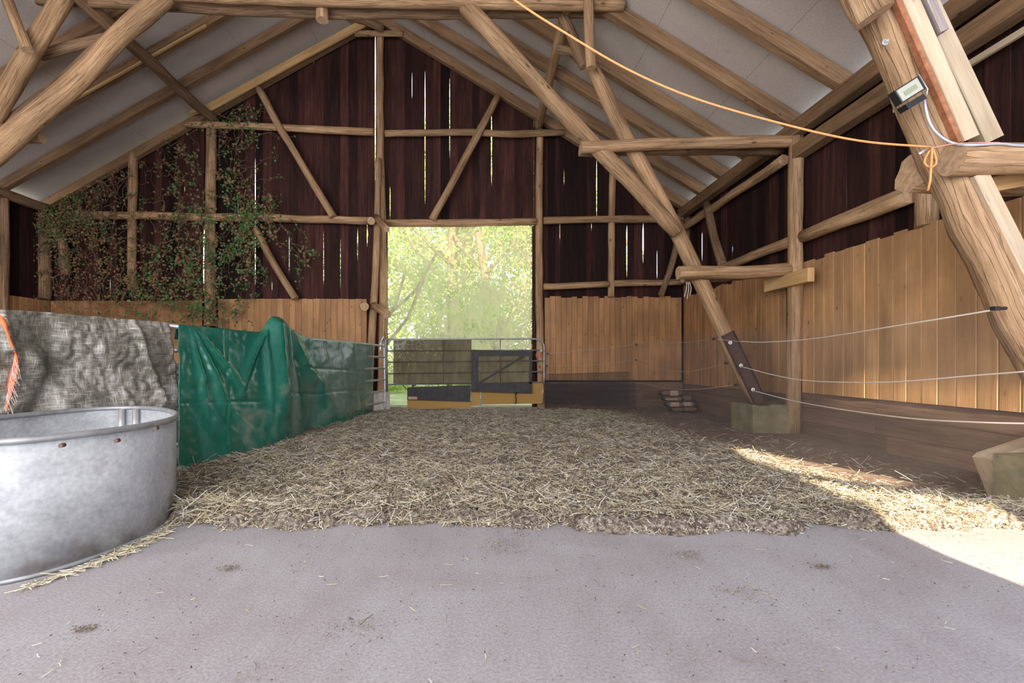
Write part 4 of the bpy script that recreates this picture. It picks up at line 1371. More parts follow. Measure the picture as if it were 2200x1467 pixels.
grid_panel(1178, 1352, 804, 868, 10.12, 58, (0, 0.27, 1), 'taller wire grid panel, the one behind, leaning on the back panelling', 5)
grid_panel(1171, 1364, 820, 872, 9.98, 66, (0, 0.2, 0.4, 0.62, 0.8, 1), 'front wire grid panel standing on the dirt right of the gate', 2)

# feed sacks
def sack(px0, px1, py0, py1, Y, lab, lbl=None, mat='sack'):
    c0, c1 = W(px0, py1, Y), W(px1, py0, Y)
    w, h = c1.x - c0.x, c1.z - c0.z
    b = MB()
    nu, nv = 18, 12
    cx, cz = (c0.x + c1.x) / 2, (c0.z + c1.z) / 2
    dep = 0.32
    for i in range(nu + 1):
        u = -1 + 2 * i / nu
        k = (1 - abs(u) ** 5) ** 0.4 if abs(u) < 1 else 0.0
        for j in range(nv):
            a = 2 * PI * j / nv
            ca, sa = math.cos(a), math.sin(a)
            yy = math.copysign(abs(ca) ** 0.6, ca) * dep / 2 * (0.55 + 0.45 * k)
            zz = math.copysign(abs(sa) ** 0.7, sa) * h / 2 * max(k, 0.06)
            p = Vector((cx + u * w / 2, Y + yy, cz + zz))
            p.z += 0.008 * mnoise.noise(p * 9)
            b.v.append(p)
    for i in range(nu):
        for j in range(nv):
            j2 = (j + 1) % nv
            b.face((i * nv + j, i * nv + j2, (i + 1) * nv + j2, (i + 1) * nv + j), None, 0, .5, True)
    b.face(range(nv)); b.face([nu * nv + j for j in range(nv)][::-1])
    o = fold('feed_sack', b, M[mat], lab, 'sack', 'sacks stacked in the right corner')
    if lbl:
        b = MB()
        q0, q1 = lbl
        quadbox(b, [(q0[0], q0[1]), (q1[0], q0[1]), (q1[0], q1[1]), (q0[0], q1[1])], Y - dep / 2 - 0.012, 0.012)
        b.build('printed_label', M['sack_label'], o)


sack(1440, 1463, 874, 884, 9.3, 'bottom left sack of the stack, half sunk in dirt')
sack(1464, 1492, 873, 884, 9.35, 'bottom right sack of the stack')
sack(1430, 1463, 862, 875, 9.35, 'pale-fronted sack in the second layer from the floor, left', ((1441, 864), (1459, 873)))
sack(1464, 1489, 861, 874, 9.4, 'sack in the second layer from the floor, right', ((1467, 864), (1486, 872)))
sack(1424, 1462, 850, 863, 9.4, 'sack in the third layer right under the white-labelled one', ((1430, 856), (1456, 859)))
sack(1463, 1481, 848, 862, 9.45, 'small upper sack at the right of the third layer')
sack(1417, 1461, 837, 851, 9.45, 'topmost sack with a white label end', ((1440, 839), (1457, 850)))

# ------------------------------------------------------------------ pen gate, tarpaulins
GA, GB = Vector((-2.93, 4.375, 0)), Vector((-1.95, 9.5, 0))           # green tarp gate
GC = Vector((-3.80, 2.12, 0))                                          # silver tarp gate runs from GA to GC
pen = thing('tubular_gate', GA, 'galvanised tubular pen gate under the green tarpaulin', 'gate', 'pen gates')
H = 1.35
for k in range(6):
    z = H - 0.228 * k
    b = MB()
    a = GA.lerp(GB, 0.0) + Vector((0, 0, z)); c = GB + Vector((0, 0, z))
    b.tube([a, c], 0.022, seg=10)
    b.build('rail', M['steel'], pen)
b = MB()
g_end = GB
dg = (GB - GA).normalized()
b.tube(densify([GB - dg * 0.18 + Vector((0, 0, 1.2)), GB - dg * 0.16 + Vector((0, 0, 1.45)), GB - dg * 0.05 + Vector((0, 0, 1.53)), GB + Vector((0, 0, 1.42)), GB + dg * .04 + Vector((0, 0, 0.8)), GB + dg * .06 + Vector((0, 0, 0.02))], 0.08), 0.022, seg=10)
b.build('gate_end', M['steel'], pen)
b = MB()
b.tube([GA + Vector((0, 0, 0.02)), GA + Vector((0, 0, H))], 0.022, seg=10)
b.build('upright', M['steel'], pen)
pen2 = thing('tubular_gate', GC, 'tubular pen gate under the worn silvery tarpaulin', 'gate', 'pen gates')
for k in range(6):
    z = H - 0.228 * k
    b = MB()
    b.tube([GC + Vector((0, 0, z)), GA.lerp(GC, 0.02) + Vector((0, 0, z))], 0.022, seg=10)
    b.build('rail', M['steel'], pen2)
b = MB()
b.tube([GC + Vector((0, 0, 0.02)), GC + Vector((0, 0, H))], 0.022, seg=10)
b.build('upright', M['steel'], pen2)


def gate_pt(px, z=0.0, off=0.0):
    k = (px - VX) / F
    m_ = (GB.x - GA.x) / (GB.y - GA.y)
    Y = (GA.x - m_ * GA.y) / (k - m_)
    return Vector((k * Y, Y, z))


ng = Vector((dg.y, -dg.x, 0))                                          # points out of the pen, to the right


def seg_d(px, py, x0, y0, x1, y1):
    dx, dy = x1 - x0, y1 - y0
    L2 = dx * dx + dy * dy
    t = max(0, min(1, ((px - x0) * dx + (py - y0) * dy) / L2))
    ex, ey = px - x0 - t * dx, py - y0 - t * dy
    s = 1 if (dx * ey - dy * ex) > 0 else -1
    return math.hypot(ex, ey), t, s


bot = [(378, 1023), (421, 1009), (488, 994), (560, 972), (628, 947), (667, 928), (701, 922), (743, 912), (800, 890)]


def bot_y(px):
    for (xa, ya), (xb, yb) in zip(bot, bot[1:]):
        if xa <= px <= xb:
            return ya + (yb - ya) * (px - xa) / (xb - xa)
    return bot[-1][1] if px > bot[-1][0] else bot[0][1]


# folds of the tarp: (px at top, px at bottom, curve, q0, q1, height near the top, at mid, at the end, width top, width end)
FOLDS = [(404, 455, 1.0, 0.0, 0.75, 0.015, 0.035, 0.0, 3, 14), (406, 500, 0.9, 0.0, 0.72, 0.02, 0.05, 0.0, 3, 18), (408, 517, 0.85, 0.0, 0.47, 0.02, 0.055, 0.03, 3, 9),
         (566, 514, 0.75, 0.0, 0.50, 0.05, 0.045, 0.02, 8, 9), (562, 580, 1.0, 0.0, 0.95, 0.04, 0.05, 0.01, 4, 6), (585, 604, 1.0, 0.0, 1.0, 0.07, 0.13, 0.03, 10, 26),
         (602, 645, 1.0, 0.0, 0.98, 0.05, 0.075, 0.02, 7, 13), (614, 722, 0.9, 0.0, 0.95, 0.05, 0.12, 0.02, 8, 24), (500, 545, 1.0, 0.66, 0.85, 0.02, 0.03, 0.0, 5, 8)]
CREASE = [((656, 722), (678, 905)), ((695, 728), (722, 905)), ((728, 733), (748, 905)), ((759, 736), (776, 895)),
          ((480, 706), (486, 960)), ((600, 850), (680, 848)), ((640, 790), (800, 800)), ((630, 848), (790, 838)), ((380, 872), (560, 868))]


def tarp_disp(px, py, q):
    acc = 0.0
    for (xt, xb, cv, q0, q1, h0, hm, h1, w0, w1) in FOLDS:
        if q > q1 + 0.12:
            continue
        t = max(0.0, min(1.0, (q - q0) / (q1 - q0)))
        cx_ = xt + (xb - xt) * t ** cv
        w = w0 + (w1 - w0) * t
        h = h0 + (hm - h0) * t / 0.5 if t < 0.5 else hm + (h1 - hm) * (t - 0.5) / 0.5
        if q > q1:
            h *= max(0, 1 - (q - q1) / 0.12)
        if q < q0:
            h *= max(0, 1 - (q0 - q) / 0.06)
        acc += (h * math.exp(-((px - cx_) / w) ** 2)) ** 3
    d = acc ** (1 / 3)
    for (a, c) in CREASE:
        dist, t, s = seg_d(px, py, a[0], a[1], c[0], c[1])
        d -= 0.010 * math.exp(-(dist / 2.5) ** 2)
    d += 0.012 * mnoise.noise(Vector((px * 0.03, py * 0.03, 2))) + 0.006 * mnoise.noise(Vector((px * 0.09, py * 0.08, 8)))
    return d


b = MB()
NU, NV = 210, 110
for i in range(NU + 1):
    px = 380 + (799 - 380) * i / NU
    rail = gate_pt(px)
    py_t = VY - (H - 1 + 0.03) * F / rail.y
    # the poking bump under the sheet
    bump = 0.23 * math.exp(-abs((px - 588) / (22 if px < 588 else 30)) ** 3) + 0.06 * math.exp(-((px - 630) / 16) ** 2)
    pb = bot_y(px)
    Yb = F / (pb - VY)
    fx = Vector(((px - VX) * Yb / F, Yb, 0.0))
    top = rail + Vector((0, 0, H + 0.028))
    xe = 0
    if px > 780:
        pass
    for j in range(NV + 1):
        v = j / NV
        if v < 0.04:                                                    # laps over the top rail
            q = v / 0.04
            p = rail - ng * (0.035 * math.cos(q * PI / 2) + 0.0) + Vector((0, 0, H + 0.026 * math.sin(q * PI / 2) - 0.12 * (1 - q) ** 2 + bump * q))
            p = p + ng * (0.02 * q)
        else:
            q = (v - 0.04) / 0.96
            s_ = q ** 0.9
            base = (top + Vector((0, 0, bump * (1 - q) ** 2))).lerp(fx, q)
            pull = 0.05 * math.sin(q * PI)
            py = py_t + (pb - py_t) * q
            dpl = tarp_disp(px, py, q)
            edge = min(1, q / 0.05) * min(1.0, (1 - q) / 0.06 + 0.25)
            p = base + ng * (0.02 + (dpl + bump * 0.25 * (1 - q)) * edge * (rail.y / 6) ** 0.3)
            if base.z < 0.02:
                p.z = 0.02
            else:
                p.z += 0.0
        b.v.append(p)
for i in range(NU):
    for j in range(NV):
        a = i * (NV + 1) + j
        px = 380 + 419 * i / NU; q = j / NV
        du = max(0, min(1, (px - 645 - 60 * q) / 30)) * (0.75 if q < 0.82 else 0.75 * max(0, 1 - (q - 0.82) / 0.1))  # grey mask for the right part and fold flanks: dust plus painted reflection
        xa = 603 + 18 * q
        du = max(du, 0.8 * math.exp(-((px - xa - 8) / (7 + 8 * q)) ** 2) * (1 - q * .4))
        du = max(du, 0.55 * math.exp(-((px - 648 - 20 * q) / 16) ** 2) * max(0, min(1, (q - .35) * 5)))
        b.face((a, a + 1, a + NV + 2, a + NV + 1), [(0, 0)] * 4, 0, du, True)
gtp = fold('green_tarpaulin', b, M['green_tarp'], 'glossy dark green tarpaulin draped over the pen gate, creased, grey with dust and painted-in sheen', 'tarpaulin')
md = gtp.modifiers.new('thick', 'SOLIDIFY'); md.thickness = 0.004

# worn silvery tarpaulin
def sil_line(px):
    k = (px - VX) / F
    d = GC - GA
    m_ = d.x / d.y
    Y = (GA.x - m_ * GA.y) / (k - m_)
    return Vector((k * Y, Y, 0))


ns = Vector((-(GC - GA).normalized().y, (GC - GA).normalized().x, 0))
if ns.x < 0:
    ns = -ns
A_, B_ = GC, sil_line(352)
L_ = (B_ - A_).length
b = MB()
NU, NV = 200, 110
WF = [((0.86, 0.0), (0.97, 1.0), 0.05, 0.012), ((0.50, 0.0), (0.52, 0.35), 0.05, 0.012), ((0.60, 0.02), (0.64, 0.6), -0.05, 0.03), ((0.64, 0.5), (0.56, 0.95), -0.09, 0.03),
      ((0.58, 0.4), (0.63, 0.62), 0.06, 0.03), ((0.33, 0.35), (0.52, 0.75), 0.05, 0.03), ((0.30, 0.2), (0.46, 0.30), 0.04, 0.05), ((0.25, 0.5), (0.36, 0.8), -0.05, 0.02),
      ((0.46, 0.25), (0.40, 0.65), -0.05, 0.025), ((0.70, 0.7), (0.80, 1.0), 0.04, 0.03), ((0.5, 0.85), (0.6, 1.0), 0.06, 0.03)]
for i in range(NU + 1):
    u = i / NU
    for j in range(NV + 1):
        v = j / NV
        base = A_.lerp(B_, u)
        hang = 0.9
        z = H + 0.03 - hang * max(0, v - 0.05) / 0.95
        if v < 0.05:
            q = v / 0.05
            p = base - ns * 0.04 * math.cos(q * PI / 2) + Vector((0, 0, H + 0.03 * math.sin(q * PI / 2) - 0.15 * (1 - q)))
        else:
            d = 0.05 + 0.07 * v
            for (a, c, h, w) in WF:
                dist, t, s = seg_d(u, v * 0.5, a[0], a[1] * 0.5, c[0], c[1] * 0.5)
                d += h * math.exp(-(dist / w) ** 2) * min(1, v * 6)
            P3 = Vector((u * L_ * 3.0, v * 2.4, 0))
            d += 0.030 * mnoise.noise(P3) * min(1, v * 5) + 0.045 * (abs(mnoise.noise(P3 * 1.6 + Vector((0, 0, 4)))) - 0.2) * min(1, v * 5) + 0.03 * abs(mnoise.noise(P3 * 4.3 + Vector((2, 0, 4)))) + 0.006 * mnoise.noise(P3 * 11)
            d = min(d, 0.085 + 0.7 * max(0.0, z - 0.56))
            d = 0.032 + (d - 0.032 if d > 0.032 else (d - 0.032) * 0.06)
            p = base + ns * d + Vector((0, 0, z))
            if u > 0.9:
                p += (B_ - A_).normalized() * (u - 0.9) * 10 * 0.11 * v
            p.z += 0.01 * mnoise.noise(Vector((u * 9, 0, 3)))
        b.v.append(p)
for i in range(NU):
    for j in range(NV):
        a = i * (NV + 1) + j
        u0_, u1_, v0_, v1_ = i / NU * L_, (i + 1) / NU * L_, j / NV * .9, (j + 1) / NV * .9
        b.face((a, a + 1, a + NV + 2, a + NV + 1), [(u0_, v0_), (u0_, v1_), (u1_, v1_), (u1_, v0_)], 0, .5, True)
stp = fold('silver_tarpaulin', b, M['silver_tarp'], 'crumpled worn grey-brown woven tarpaulin hung over the pen gate behind the tank', 'tarpaulin')
md = stp.modifiers.new('thick', 'SOLIDIFY'); md.thickness = 0.004

# orange frayed strap on it
def sp(px, py, off=0.30):
    q = sil_line(px) + ns * off
    return W(px, py, q.y)


b = MB()
P = densify([sp(-4, 668, .12), sp(10, 700), sp(24, 738), sp(33, 758)], 0.03)
b.tube(P, [0.016 if i < len(P) * .4 else 0.008 for i in range(len(P))], seg=6)
P = densify([sp(33, 758), sp(34, 778), sp(27, 810), sp(18, 850), sp(8, 885)], 0.03)
n_ = len(P)
b.sweep(P, [[(-0.004 - 0.022 * math.sin(min(1, i / n_ * 1.6) * PI / 1.3), -0.003), (0.004 + 0.022 * math.sin(min(1, i / n_ * 1.6) * PI / 1.3), -0.003),
             (0.004 + 0.022 * math.sin(min(1, i / n_ * 1.6) * PI / 1.3), 0.004), (-0.004 - 0.022 * math.sin(min(1, i / n_ * 1.6) * PI / 1.3), 0.004)] for i in range(n_)], cap_mi=0)
st = fold('orange_strap', b, simple('orange_webbing', (0.72, 0.16, 0.05), 0.6, var=0.2, vscale=30), 'frayed orange strap hanging on the worn tarpaulin at the left edge', 'strap')
b = MB()
for k in range(60):
    t = random.random()
    base = sp(33 - 22 * t, 760 + 110 * t, 0.31)
    d = Vector((random.uniform(-.01, .05), 0, random.uniform(-.14, -.02)))
    b.tube([base, base + d * .5 + Vector((random.uniform(-.008, .008), 0, 0)), base + d], 0.0012, seg=3, caps=False)
b.build('frayed_threads', M['fray'], st)

# dark things inside the pen, seen between the tarpaulins
b = MB()
b.box((-4.4, 5.6, 0.0), (-3.2, 6.6, 0.95))
b.box((-4.45, 5.55, 0.95), (-3.15, 6.65, 1.0))
b.box((-4.42, 5.57, 0.60), (-3.18, 6.63, 0.64))
fold('plastic_crate', b, M['black'], 'black ribbed crate inside the pen, seen between the two tarpaulins', 'crate')

# ------------------------------------------------------------------ the tank
out_pts = [(-2.15, 2.09), (-2.04, 2.2), (-1.965, 2.36), (-1.92, 2.51), (-1.905, 2.69), (-1.94, 2.92), (-2.03, 3.12), (-2.19, 3.35), (-2.43, 3.57), (-2.65, 3.70),
           (-2.88, 3.69), (-3.04, 3.52), (-3.11, 3.2), (-3.14, 2.8), (-3.08, 2.4), (-2.9, 2.13), (-2.65, 1.98), (-2.4, 1.98)]


def closed(pts, k=6):
    n = len(pts); out = []
    P = [Vector((p[0], p[1], 0)) for p in pts]
    for i in range(n):
        p0, p1, p2, p3 = P[i - 1], P[i], P[(i + 1) % n], P[(i + 2) % n]
        for j in range(k):
            t = j / k
            out.append(0.5 * ((2 * p1) + (p2 - p0) * t + (2 * p0 - 5 * p1 + 4 * p2 - p3) * t * t + (3 * p1 - p0 - 3 * p2 + p3) * t ** 3))
    return out


loop = closed(out_pts)
for _ in range(10):                                                     # even the outline out
    loop = [loop[i - 1] * .25 + loop[i] * .5 + loop[(i + 1) % len(loop)] * .25 for i in range(len(loop))]
TH = 0.645
tank = thing('water_tank', (-2.5, 2.8, 0), 'big oval galvanised steel stock tank on the floor at the left edge', 'tank')


def lsweep(b, sec, z=0):
    """sweep a closed cross-section (outward, up) round the tank outline"""
    n = len(loop); k = len(sec); base = len(b.v)
    for i in range(n):
        t = (loop[(i + 1) % n] - loop[i - 1]).normalized()
        o_ = Vector((t.y, -t.x, 0))
        for (a, h) in sec:
            b.v.append(loop[i] + o_ * a + Vector((0, 0, h)))
    for i in range(n):
        i2 = (i + 1) % n
        for j in range(k):
            j2 = (j + 1) % k
            b.face((base + i * k + j, base + i2 * k + j, base + i2 * k + j2, base + i * k + j2), None, 0, .5, True)


area2 = sum(loop[i].x * loop[(i + 1) % len(loop)].y - loop[(i + 1) % len(loop)].x * loop[i].y for i in range(len(loop)))
sgn = 1 if area2 > 0 else -1
b = MB(); lsweep(b, [(0, 0.01), (0, TH - 0.01), (-0.004 * sgn, TH - 0.01), (-0.004 * sgn, 0.01)]); b.build('wall', M['tank'], tank)
b = MB(); lsweep(b, [(sgn * 0.017 * math.cos(a), TH + 0.0 + 0.017 * math.sin(a)) for a in np.linspace(0, 2 * PI, 9)[:-1]]); b.build('rim', M['steel_dull'], tank)
b = MB(); lsweep(b, [(sgn * 0.009 * math.cos(a), 0.012 + 0.011 * math.sin(a)) for a in np.linspace(0, 2 * PI, 9)[:-1]]); b.build('base_bead', M['steel_dull'], tank)
b = MB()
b.v = [p + Vector((0, 0, 0.11)) for p in loop]; b.face(range(len(loop)))
b.build('tank_floor', M['tank'], tank)
for px in (262, 292):
    # posts of the seam on the far inner wall
    k_ = (px - VX) / F
    best = max((p for p in loop if abs(p.x / p.y - k_) < 0.02), key=lambda p: p.y)
    b = MB()
    c = Vector((k_ * (best.y - 0.03), best.y - 0.035, 0))
    b.tube([c + Vector((0, 0, 0.1)), c + Vector((0, 0, TH - 0.01))], 0.022, seg=12)
    b.build('inner_post', M['steel'], tank)
for px, py in ((130, 957), (249, 947), (333, 920)):
    k_ = (px - VX) / F
    best = min((p for p in loop if abs(p.x / p.y - k_) < 0.03), key=lambda p: p.y)
    c = W(px, py, best.y - 0.01)
    b = MB(); b.tube([c + Vector((0, .02, 0)), c - Vector((-.004, .006, 0))], 0.010, seg=10)
    b.build('bolt', M['rust'], tank)

# whitewashed foot by the gate
b = MB()
b.box(W(802, 900, 9.75) + Vector((0, 0, 0)), W(838, 842, 10.0))
for i, v in enumerate(b.v):
    if v.z < 0.1:
        b.v[i] = Vector((v.x, v.y, 0))
bb = b
fold('wall_stub', bb, M['whitewash'], 'peeling whitewashed masonry foot under the ridge post', 'masonry')

# ------------------------------------------------------------------ bedding
GX, GY = 0.035, 0.035
bx0, bx1, by0, by1 = -3.6, 4.52, 2.45, 10.3
NX, NY = int((bx1 - bx0) / GX), int((by1 - by0) / GY)


def in_tank(x, y):
    c = False
    for i in range(len(loop)):
        a, d_ = loop[i - 1], loop[i]
        if (a.y > y) != (d_.y > y) and x < (d_.x - a.x) * (y - a.y) / (d_.y - a.y) + a.x:
            c = not c
    return c


def front_y(x):
    """front edge of the bedding (metres from the camera)"""
    return 2.80 + 0.10 * mnoise.noise(Vector((x * 0.9, 0, 1))) + 0.13 * mnoise.noise(Vector((x * 3.1, 0, 4))) + 0.06 * mnoise.noise(Vector((x * 9, 0, 4))) \
        - 0.10 * math.exp(-((x - 1.2) / 0.5) ** 2) + (0.10 if -0.6 < x < 0.3 else 0) * 0.5


def dirt_mask(x, y):
    """0 = straw, 1 = bare brown dirt along the right wall and at the back"""
    xe = 2.35 + 0.25 * mnoise.noise(Vector((0, y * 0.8, 6))) - 0.10 * (y - 5)
    d = (x - xe) / 0.9
    if y < 3.6:
        d -= (3.6 - y) * 1.4
    e = (y - 8.7) / 1.2
    return max(0.0, min(1.0, max(d, e * 0.9)))


hgt = np.zeros((NX + 1, NY + 1))
b = MB()
for i in range(NX + 1):
    x = bx0 + GX * i
    fy = front_y(x)
    for j in range(NY + 1):
        y = by0 + GY * j
        e = (y - fy) / 0.10
        m_ = max(0.0, min(1.0, e))
        m_ = m_ * m_ * (3 - 2 * m_)
        lim = (GA.x + (y - GA.y) * 0.191 if y > GA.y else GA.x + (y - GA.y) * .386) - 0.35
        m_ *= max(0, min(1, (x - lim) / 0.2))
        if y < 3.85 and x < -1.8 and in_tank(x, y):
            m_ = 0
        dm = dirt_mask(x, y)
        n1 = mnoise.noise(Vector((x * 1.6, y * 1.6, 0)))
        n2 = mnoise.noise(Vector((x * 5, y * 5, 2)))
        n3 = mnoise.noise(Vector((x * 14, y * 14, 5)))
        n4 = mnoise.noise(Vector((x * 30, y * 30, 5)))
        z = 0.055 + 0.02 * n1 + 0.032 * n2 + 0.030 * n3 + 0.018 * n4
        z = z * (1 - dm) + (0.016 + 0.008 * n2 + 0.004 * n3) * dm
        edge_b = 0.02 * math.exp(-((y - fy - 0.14) / 0.1) ** 2) * (1 - dm)
        zz = (z + edge_b) * m_ - 0.012 * (1 - m_)
        # lower the litter where the near right floor is swept
        hgt[i, j] = zz
        b.v.append(Vector((x, y, zz)))
dm_list = []
for i in range(NX):
    for j in range(NY):
        a = i * (NY + 1) + j
        b.face((a, a + NY + 1, a + NY + 2, a + 1), None, 0, dirt_mask(bx0 + GX * i, by0 + GY * j), True)
bo = b.build('straw_bedding', M['bedding'], origin=(0, 0, 0))
tag(bo, 'trodden manure and chaff bedding covering the rear barn floor', 'bedding', None, 'stuff')


def straw(name, n, sampler, lab, lmin, lmax, wid, lift, tones, zfn):
    pos = sampler(n)
    n = len(pos)
    ang = RNG.uniform(0, 2 * PI, n)
    ln = RNG.uniform(lmin, lmax, n) * RNG.uniform(0.5, 1, n)
    pitch = RNG.normal(0, lift, n)
    bend = RNG.normal(0, 0.25, n)
    w = wid * RNG.uniform(0.6, 1.2, n)
    zj = RNG.exponential(0.009, n) if lift > 0.1 and n > 10000 else np.zeros(n)
    V = np.zeros((n, 6, 3))
    z0 = zfn(pos[:, 0], pos[:, 1])
    for k, s in enumerate((-0.5, 0.0, 0.5)):
        a = ang + bend * s
        cx = pos[:, 0] + np.cos(a) * ln * s
        cy = pos[:, 1] + np.sin(a) * ln * s
        cz = z0 + 0.006 + zj + np.abs(pitch) * ln * 0.35 + np.sin(pitch) * ln * s
        nx_, ny_ = -np.sin(a), np.cos(a)
        V[:, 2 * k] = np.stack([cx + nx_ * w / 2, cy + ny_ * w / 2, cz + w * .3], 1)
        V[:, 2 * k + 1] = np.stack([cx - nx_ * w / 2, cy - ny_ * w / 2, cz - w * .3], 1)
    V[:, :, 2] = np.maximum(V[:, :, 2], 0.002)
    me = bpy.data.meshes.new(name)
    me.vertices.add(n * 6)
    me.vertices.foreach_set('co', V.reshape(-1))
    base = (np.arange(n) * 6)[:, None]
    q = np.concatenate([base + np.array([[0, 1, 3, 2]]), base + np.array([[2, 3, 5, 4]])], 1).reshape(-1)
    me.loops.add(n * 8)
    me.loops.foreach_set('vertex_index', q.astype(np.int32))
    me.polygons.add(n * 2)
    me.polygons.foreach_set('loop_start', (np.arange(n * 2) * 4).astype(np.int32))
    me.polygons.foreach_set('loop_total', np.full(n * 2, 4, np.int32))
    me.update(calc_edges=True)
    me.validate()
    at = me.attributes.new('tone', 'FLOAT', 'FACE')
    t = np.clip(RNG.normal(tones[0], tones[1], n), 0, 1)
    at.data.foreach_set('value', np.repeat(t, 2).astype(np.float32))
    me.materials.append(M['straw'])
    o = bpy.data.objects.new(name, me)
    C.objects.link(o)
    tag(o, lab, 'straw', None, 'stuff')
    return o


def zgrid(x, y):
    i = np.clip(((x - bx0) / GX), 0, NX - 1).astype(int)
    j = np.clip(((y - by0) / GY), 0, NY - 1).astype(int)
    z = hgt[i, j]
    return np.maximum(z, 0.0)


def samp_bed(n):
    out = []
    while len(out) < n:
        y = 2.85 + (10.0 - 2.85) * RNG.random() ** 1.5
        x = RNG.uniform(-3.2, 4.0)
        lim = GA.x + (y - GA.y) * 0.191 + 0.05 if y > GA.y else -3.1
        if x < lim + (0.36 if y < 7 else .1) or y < front_y(x) + 0.02:
            continue
        if y < 3.85 and in_tank(x, y):
            continue
        d = dirt_mask(x, y)
        clump = 0.5 + 0.9 * mnoise.noise(Vector((x * 1.8, y * 1.8, 9)))
        if RNG.random() > (1 - d * 0.93) * max(0.12, clump + 0.25):
            continue
        out.append((x, y))
    return np.array(out)


straw('loose_straw_litter', 78000, samp_bed, 'pale straw stalks strewn over the bedding', 0.04, 0.16, 0.0031, 0.25, (0.62, 0.34), zgrid)


def samp_chaff(n):
    out = []
    while len(out) < n:
        y = 2.7 + 1.6 * RNG.random() ** 1.2
        x = RNG.uniform(-2.2, 3.3)
        if y < front_y(x) - 0.02 or dirt_mask(x, y) > 0.6 or (x < -1.9):
            continue
        out.append((x, y))
    return np.array(out)


straw('chaff', 42000, samp_chaff, 'fine chopped chaff along the front edge of the bedding', 0.012, 0.04, 0.0035, 0.45, (0.62, 0.34), zgrid)


def samp_tank(n):
    t = RNG.random(n)
    P = [FL(60, 1262), FL(200, 1212), FL(262, 1188), FL(322, 1162), FL(362, 1132), FL(400, 1105), FL(430, 1120)]
    out = []
    for q in t:
        s = q * (len(P) - 1)
        i = int(min(s, len(P) - 2))
        p = P[i].lerp(P[i + 1], s - i)
        sc = 0.008 + 0.04 * q * q
        out.append((p.x + RNG.normal(0, sc) + 0.015, p.y + RNG.normal(0, sc) - 0.02))
    return np.array(out)


o = straw('straw_along_tank', 420, samp_tank, 'wisps of yellow straw lying along the foot of the tank', 0.08, 0.2, 0.0036, 0.06, (0.8, 0.12), lambda x, y: x * 0 + 0.004)


def samp_clump(n):
    c = FL(450, 1118)
    return np.stack([RNG.normal(c.x, 0.16, n), RNG.normal(c.y + .03, 0.055, n)], 1)


straw('straw_clump', 420, samp_clump, 'clump of yellow straw next to the tank', 0.08, 0.22, 0.005, 0.3, (0.78, 0.15), lambda x, y: zgrid(x, y) + 0.01)


def samp_floor(n):
    y = 1.2 + 1.7 * RNG.random(n) ** 0.8
    x = RNG.uniform(-1.6, 3.6, n)
    return np.stack([x, y], 1)


straw('floor_straw_bits', 260, samp_floor, 'scattered single straw bits on the swept floor', 0.02, 0.08, 0.0022, 0.03, (0.62, 0.3), lambda x, y: x * 0 + 0.002)
straw('floor_dirt_crumbs', 1800, samp_floor, 'dark crumbs of dirt on the swept floor', 0.004, 0.012, 0.004, 0.2, (0.12, 0.12), lambda x, y: x * 0 + 0.002)
PATS = ((490, 1224, 0.022), (180, 1354, 0.016), (1078, 1180, 0.05), (1768, 1219, 0.016), (1480, 1195, 0.035), (1095, 1160, 0.06), (760, 1350, 0.05), (1590, 1275, 0.06))


def samp_pats(n):
    out = []
    for k in range(n):
        q = PATS[RNG.integers(0, len(PATS))]
        c = FL(q[0], q[1])
        out.append((c.x + RNG.normal(0, q[2] * 1.3), c.y + RNG.normal(0, q[2])))
    return np.array(out)


straw('dirt_crumb_patches', 1300, samp_pats, 'patches of dark dirt crumbs dropped on the swept floor', 0.004, 0.010, 0.004, 0.25, (0.22, 0.16), lambda x, y: x * 0 + 0.002)

# ------------------------------------------------------------------ ivy
LEAF = [(0, 0), (0.35, 0.15), (0.5, 0.5), (0.22, 0.55), (0.0, 1.0), (-0.22, 0.55), (-0.5, 0.5), (-0.35, 0.15)]


def add_leaf(b, p, size, mi=0):
    n = Vector((random.gauss(0, .5), -1, random.gauss(0, .5))).normalized()
    up = Vector((random.gauss(0, .6), 0, -1))
    up = (up - n * up.dot(n)).normalized()
    rt = n.cross(up)
    base = len(b.v)
    for (x, y) in LEAF:
        b.v.append(p + rt * x * size + up * y * size + n * (0.12 * size * abs(x)))
    b.face(range(base, base + 8), None, mi, random.random())


def walk(p, steps, sl, drift, spread=0.6):
    out = [Vector(p)]
    d = Vector((random.gauss(0, 1), 0, random.gauss(0, 1))).normalized()
    for i in range(steps):
        d = (d + Vector((random.gauss(0, spread), 0, random.gauss(0, spread))) + Vector(drift)).normalized()
        q = out[-1] + d * sl
        q.y = YF - 0.16 + 0.07 * mnoise.noise(Vector((q.x * 3, q.z * 3, len(out) * .1)))
        out.append(q)
    return out


def vine(name, seeds, nst, leafn, label, green, lsize, cat='ivy', steps=(10, 26)):
    root = thing(name, W(seeds[0][0], seeds[0][1], YF - .2), label, cat)
    sb, lb_ = MB(), MB()
    for k in range(nst):
        s = random.choice(seeds)
        px, py = random.gauss(s[0], s[2]), random.gauss(s[1], s[3])
        P = walk(W(px, py, YF - .16), random.randint(*steps), 0.07, (0, 0, random.choice((-.25, 0.15))))
        P = [p for p in P if p.z < roof_z(p.x) - 0.25]
        if len(P) < 3:
            continue
        r0 = random.uniform(0.003, 0.008)
        sb.tube(P, [r0 * (1 - .6 * i / len(P)) for i in range(len(P))], seg=4, caps=False)
        for q in range(int(leafn * s[4])):
            p = random.choice(P)
            add_leaf(lb_, p + Vector((random.gauss(0, .045), -random.random() * .08, random.gauss(0, .045))), random.uniform(*lsize), 0 if random.random() < green * s[5] else 1)
    sb.build('stems', M['stem'], root)
    lb_.build('foliage', [M['leaf'], M['dry']], root)


